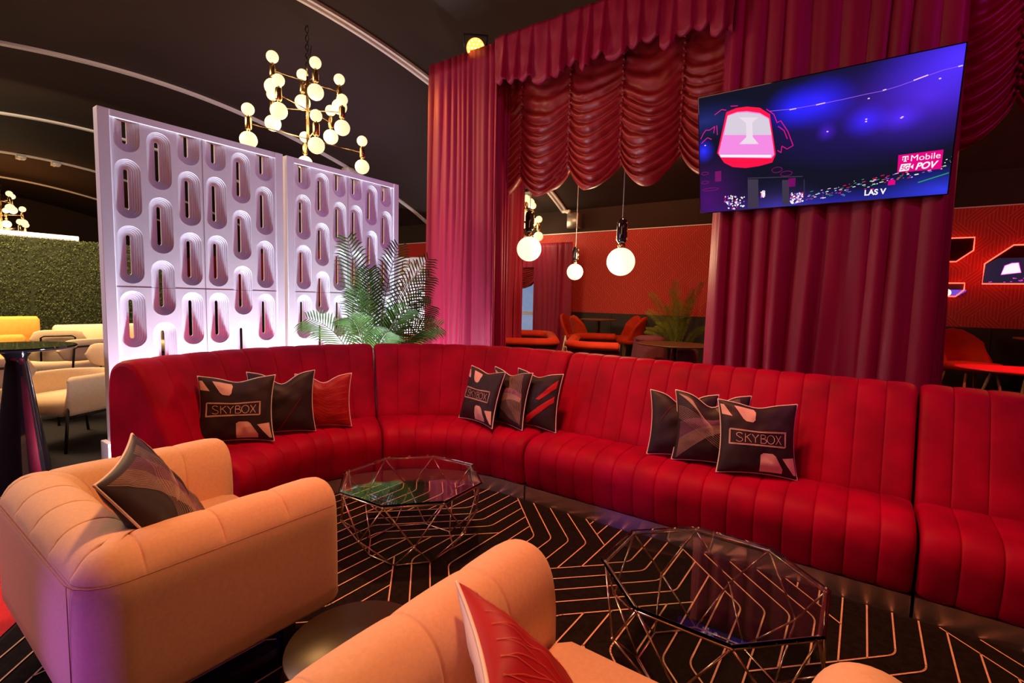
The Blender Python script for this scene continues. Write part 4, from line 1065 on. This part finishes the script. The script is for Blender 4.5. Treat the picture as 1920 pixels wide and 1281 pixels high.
def bar_chair(label, x, y, rz, h=1.12):
    t = thing('shell_bar_chair', label, 'chair', (x, y, 0), rz, 'rust velvet shell chairs at the back wall')
    b = MB(); rows = []
    for j in range(9):
        v = j/8; row = []
        for i in range(13):
            u = -1+2*i/12; a = u*1.45*(1-.35*v); r = .23+.05*v
            z = .66+(h-.66)*v*(1-.35*abs(u)**2.2*1.2)
            row.append((-r*math.cos(a)-.05*v, r*math.sin(a), z+.006*math.cos(u*18)))
        rows.append(row)
    b.grid(rows); o = b.build('shell_back', orange_velvet, t); md = o.modifiers.new('thick', 'SOLIDIFY'); md.thickness = .05; md.offset = 1
    b = MB(); b.lathe([(0, .60), (.22, .60), (.25, .65), (.22, .71), (0, .72)], 20); b.build('seat', orange_velvet, t)
    for sx, sy in ((1, 1), (1, -1), (-1, 1), (-1, -1)):
        b = MB(); b.tube([(sx*.13, sy*.13, .62), (sx*.2, sy*.2, 0)], .012, 7); b.build('leg', wood, t)
    return t
bar_chair('shell chair at far left of the back wall table', -4.85, 9.1, rad(0))
bar_chair('striped shell chair in front of the back wall table', -4.35, 8.6, rad(60))
bar_chair('shell chair beyond the back wall table, facing forward', -3.98, 9.65, rad(-120))
bar_chair('shell chair right of back wall table, turned sideways', -3.68, 9.15, rad(180))
t = bar_chair('large rust shell chair beyond the red oval table', 1.22, 8.95, rad(-62), 1.14); t.scale = (1.35, 1.35, 1)
bar_chair('rust shell chair cut by right edge near the neon', 2.18, 8.75, rad(190), .98)
def ped_table(label, x, y, r, z, topm, basem=gloss_black, sy=1, legs=False, name='round_table'):
    t = thing(name, label, 'table', (x, y, 0), 0, None)
    b = MB(); b.lathe([(0, z-.03), (r*.97, z-.025), (r, z-.01), (r-.005, z), (0, z)], 48, sy=sy); b.build('table_top', topm, t, 40)
    if legs:
        for k in range(4):
            a = PI/4+k*PI/2+.3; b = MB(); b.tube([(r*.62*math.cos(a), r*.62*sy*math.sin(a), z-.03), (r*.88*math.cos(a), r*.88*sy*math.sin(a), 0)], [.02, .012], 8); b.build('leg', wood, t)
    else:
        b = MB(); b.lathe([(0, 0), (r*.55, 0), (r*.55, .015), (.045, .03), (.04, z-.03), (0, z-.03)], 24, sy=1); b.build('pedestal', basem, t, 40)
    return t
ped_table('high round table among shell chairs at back wall', -4.38, 9.2, .36, 1.05, brown_top)
ped_table('brown round table on black pedestal near right curtain', -2.42, 7.9, .60, .76, brown_top, sy=.9)
ped_table('glossy red oval table with slanted wooden legs at right', 1.72, 7.85, .80, .75, red_top, sy=.62, legs=True, name='oval_table')
ped_table('high brown table under the neon mirrors', 2.15, 9.3, .50, 1.06, brown_top)
def draped_chair(label, x, y, w_, h, mt, name='draped_chair'):
    t = thing(name, label, 'chair', (x, y, 0), 0)
    b = MB(); rows = []
    for j in range(10):
        v = j/9; row = []
        for i in range(48):
            a = 2*PI*i/48; r = w_/2*(.80+.2*(1-v))+.02*math.sin(a*9+1.3*math.sin(a*2))*(1-v*.8)
            row.append((r*math.cos(a), r*.8*math.sin(a), .01+(h-.01)*v))
        rows.append(row)
    b.grid(rows, cv=True); b.add(rows[-1], [tuple(range(48))]); b.build('cloth_cover', mt, t)
    b = MB(); b.lathe([(0, h-.03), (w_*.36, h-.03), (w_*.38, h+.03), (w_*.25, h+.07), (0, h+.08)], 24); b.build('cushion_top', mt, t)
draped_chair('purple cloth covered seat behind the brown round table', -3.12, 8.72, .72, .74, purple_cloth)
draped_chair('second purple covered seat beside the cream one', -2.48, 8.65, .55, .60, purple_cloth)
draped_chair('cream upholstered seat between palm and right curtain', -1.86, 8.9, .62, .78, cream, name='cream_tub_chair')
t = thing('folding_ladder', 'thin white metal step frame between the two tub chairs', 'ladder', (*atd(1061, 600, 8.6).xy, 0))
b = MB(); b.tube([(-.14, 0, 0), (0, 0, .8)], .01, 6); b.tube([(.12, 0, 0), (0, 0, .8)], .01, 6); b.build('side_rail', alu, t)
for z in (.2, .4, .6): b = MB(); b.tube([(-.14*(1-z/.8), 0, z), (.12*(1-z/.8), 0, z)], .008, 6); b.build('rung', alu, t)

# ------------------------------------------------------------------ left room
t = thing('high_bar_table', 'glossy black high table with conical base at left edge', 'table', (-4.4, .73, 0))
b = MB(); b.lathe([(0, 1.005), (.26, 1.005), (.295, 1.015), (.30, 1.022), (.295, 1.03), (0, 1.03)], 64); b.build('table_top', gloss_black, t, 40)
b = MB(); b.lathe([(0, 0), (.165, 0), (.17, .02), (.150, .10), (.056, .90), (.05, .93), (.055, .955), (.09, 1.005), (0, 1.005)], 64); b.build('conical_base', gloss_black, t, 50)
def cream_chair(label, x, y, rz):
    t = thing('cream_lounge_chair', label, 'chair', (x, y, 0), rz, 'cream lounge chairs with black frames')
    def path(s):
        r = .30; L1 = .30
        if s < L1: return (.02+L1-s, r), (0, -1)
        s2 = s-L1
        if s2 < PI*r: a = PI/2+s2/r; return (.02+r*math.cos(a), r*math.sin(a)), (-math.cos(a), -math.sin(a))
        return (.02+s2-PI*r, -r), (0, 1)
    b = MB(); sweep(b, path, smooth_prof([(0.07, .30, 1), (.02, .34, 1), (-.02, .50, 1), (-.03, .60, 1), (.0, .64, 1), (.04, .63, 1), (.06, .50, 1), (.10, .36, 1)]), .6+PI*.30, .4, 0, .05); b.build('shell', cream, t)
    b = MB(); b.box(-.24, -.27, .30, .34, .27, .46, bev=.05); b.build('seat', cream, t, 60)
    b = MB(); rows = []
    for i in range(13):
        u = -1+2*i/12; h = .115*(1-abs(u)**5)**.5 if abs(u) < 1 else .0; rows.append([(-.30-.02*math.cos(a)*1.3-.02*(1-u*u), u*.27, .76+h*math.sin(a)) for a in np.linspace(0, 2*PI, 12, endpoint=False)])
    b.grid(rows, cv=True); b.build('headrest_pad', cream, t)
    b = MB()
    b.tube([(-.33, -.17, .45), (-.365, -.16, .78), (-.365, -.13, .80), (-.365, .13, .80), (-.365, .16, .78), (-.33, .17, .45)], .010, 8)
    b.tube([(-.26, -.26, .30), (.32, -.26, .29)], .010, 8); b.tube([(-.26, .26, .30), (.32, .26, .29)], .010, 8); b.tube([(.05, -.26, .295), (.05, .26, .295)], .010, 8)
    b.build('back_frame', black_metal, t)
    for sx, sy in ((1, 1), (1, -1), (-1, 1), (-1, -1)):
        b = MB(); b.tube([(sx*.27+.03, sy*.26, .40 if sx > 0 else .34), (sx*.33+.03, sy*.29, 0)], .012, 8); b.build('leg', black_metal, t)
    return t
cream_chair('large cream lounge chair on black legs beside the left screen', -5.85, 1.37, rad(-65))
cream_chair('cream lounge chair seen from behind above the high table', -8.6, 1.85, rad(165))
cream_chair('cream lounge chair leaning back pad toward the screen edge', -7.0, 1.55, rad(200))
cream_chair('cream lounge chair mostly hidden behind the conical base', -5.50, .66, rad(190))
t = ped_table('low glossy round table with pale pedestal among cream chairs', -6.75, .62, .45, .56, gloss_black, white_paint)
def bench(label, x, y0, y1, mt, h=.86, dp=.55):
    t = thing('banquette_bench', label, 'bench', (x, (y0+y1)/2, 0), 0, 'banquettes along the hedge'); w_ = (y1-y0)/2
    b = MB(); b.box(-.1, -w_, .40, .08, w_, h, bev=.05); b.build('backrest', mt, t, 60)
    b = MB(); b.box(.05, -w_, .28, dp, w_, .46, bev=.04); b.build('seat', mt, t, 60)
    b = MB(); b.box(-.08, -w_+.03, 0, dp-.05, w_-.03, .285); b.build('plinth', dark_wall, t, 30)
bench('mustard banquette at far left in front of the hedge', -10.9, .4, 2.1, yellow, .94)
bench('beige banquette against the hedge beside the screen edge', -11.1, 2.3, 3.9, cream, .78)
bench('lower mustard bench behind the black high table', -9.9, .3, 1.75, yellow, .72)
ped_table('dark round table before the mustard banquette', -8.75, .72, .5, .78, gloss_black)
def hedge(label, y0, y1, seed):
    t = thing('hedge_panel', label, 'hedge', (-12.0, (y0+y1)/2, 0), 0, 'artificial hedge panels'); w_ = (y1-y0)/2+.01
    b = MB(); b.box(-.12, -w_, 0, -.03, w_, 2.28); b.build('backing_board', hedge_b, t, False)
    rnd = random.Random(seed); b = MB()
    for i in range(int(w_*2*2.3*3000)):
        y, z = rnd.uniform(-w_+.02, w_-.02), rnd.uniform(.3, 2.29); c_ = Vector((rnd.uniform(-.04, .05)+.03*noise.noise(Vector((y*3, z*3, seed))), y, z))
        n = Vector((rnd.uniform(.2, 1), rnd.uniform(-1, 1), rnd.uniform(-1, 1))).normalized(); a_ = n.orthogonal().normalized(); c2_ = n.cross(a_); r = rnd.uniform(.008, .017)
        b.add([c_+a_*r, c_+c2_*r*.6, c_-a_*r, c_-c2_*r*.6], [(0, 1, 2, 3)])
    o = b.build('foliage', hedge_m, t, False); o['kind'] = 'stuff'
hedge('green artificial hedge panel at left photo edge', -.6, 2.23, 1)
hedge('green artificial hedge panel ending behind the carved screen', 2.25, 4.4, 2)
t = thing('plain_white_screen', 'top edge of plain white screen peeking above hedge', 'screen', (-12.45, 1.6, 0))
b = MB(); b.box(-.05, -2.2, 0, .05, 1.42, 2.40, bev=.01); b.build('board', white_paint, t, 40)
b = MB(); b.box(.05, -2.15, 2.32, .062, 1.37, 2.35); b.build('edge_trim', white_paint, t, 40)
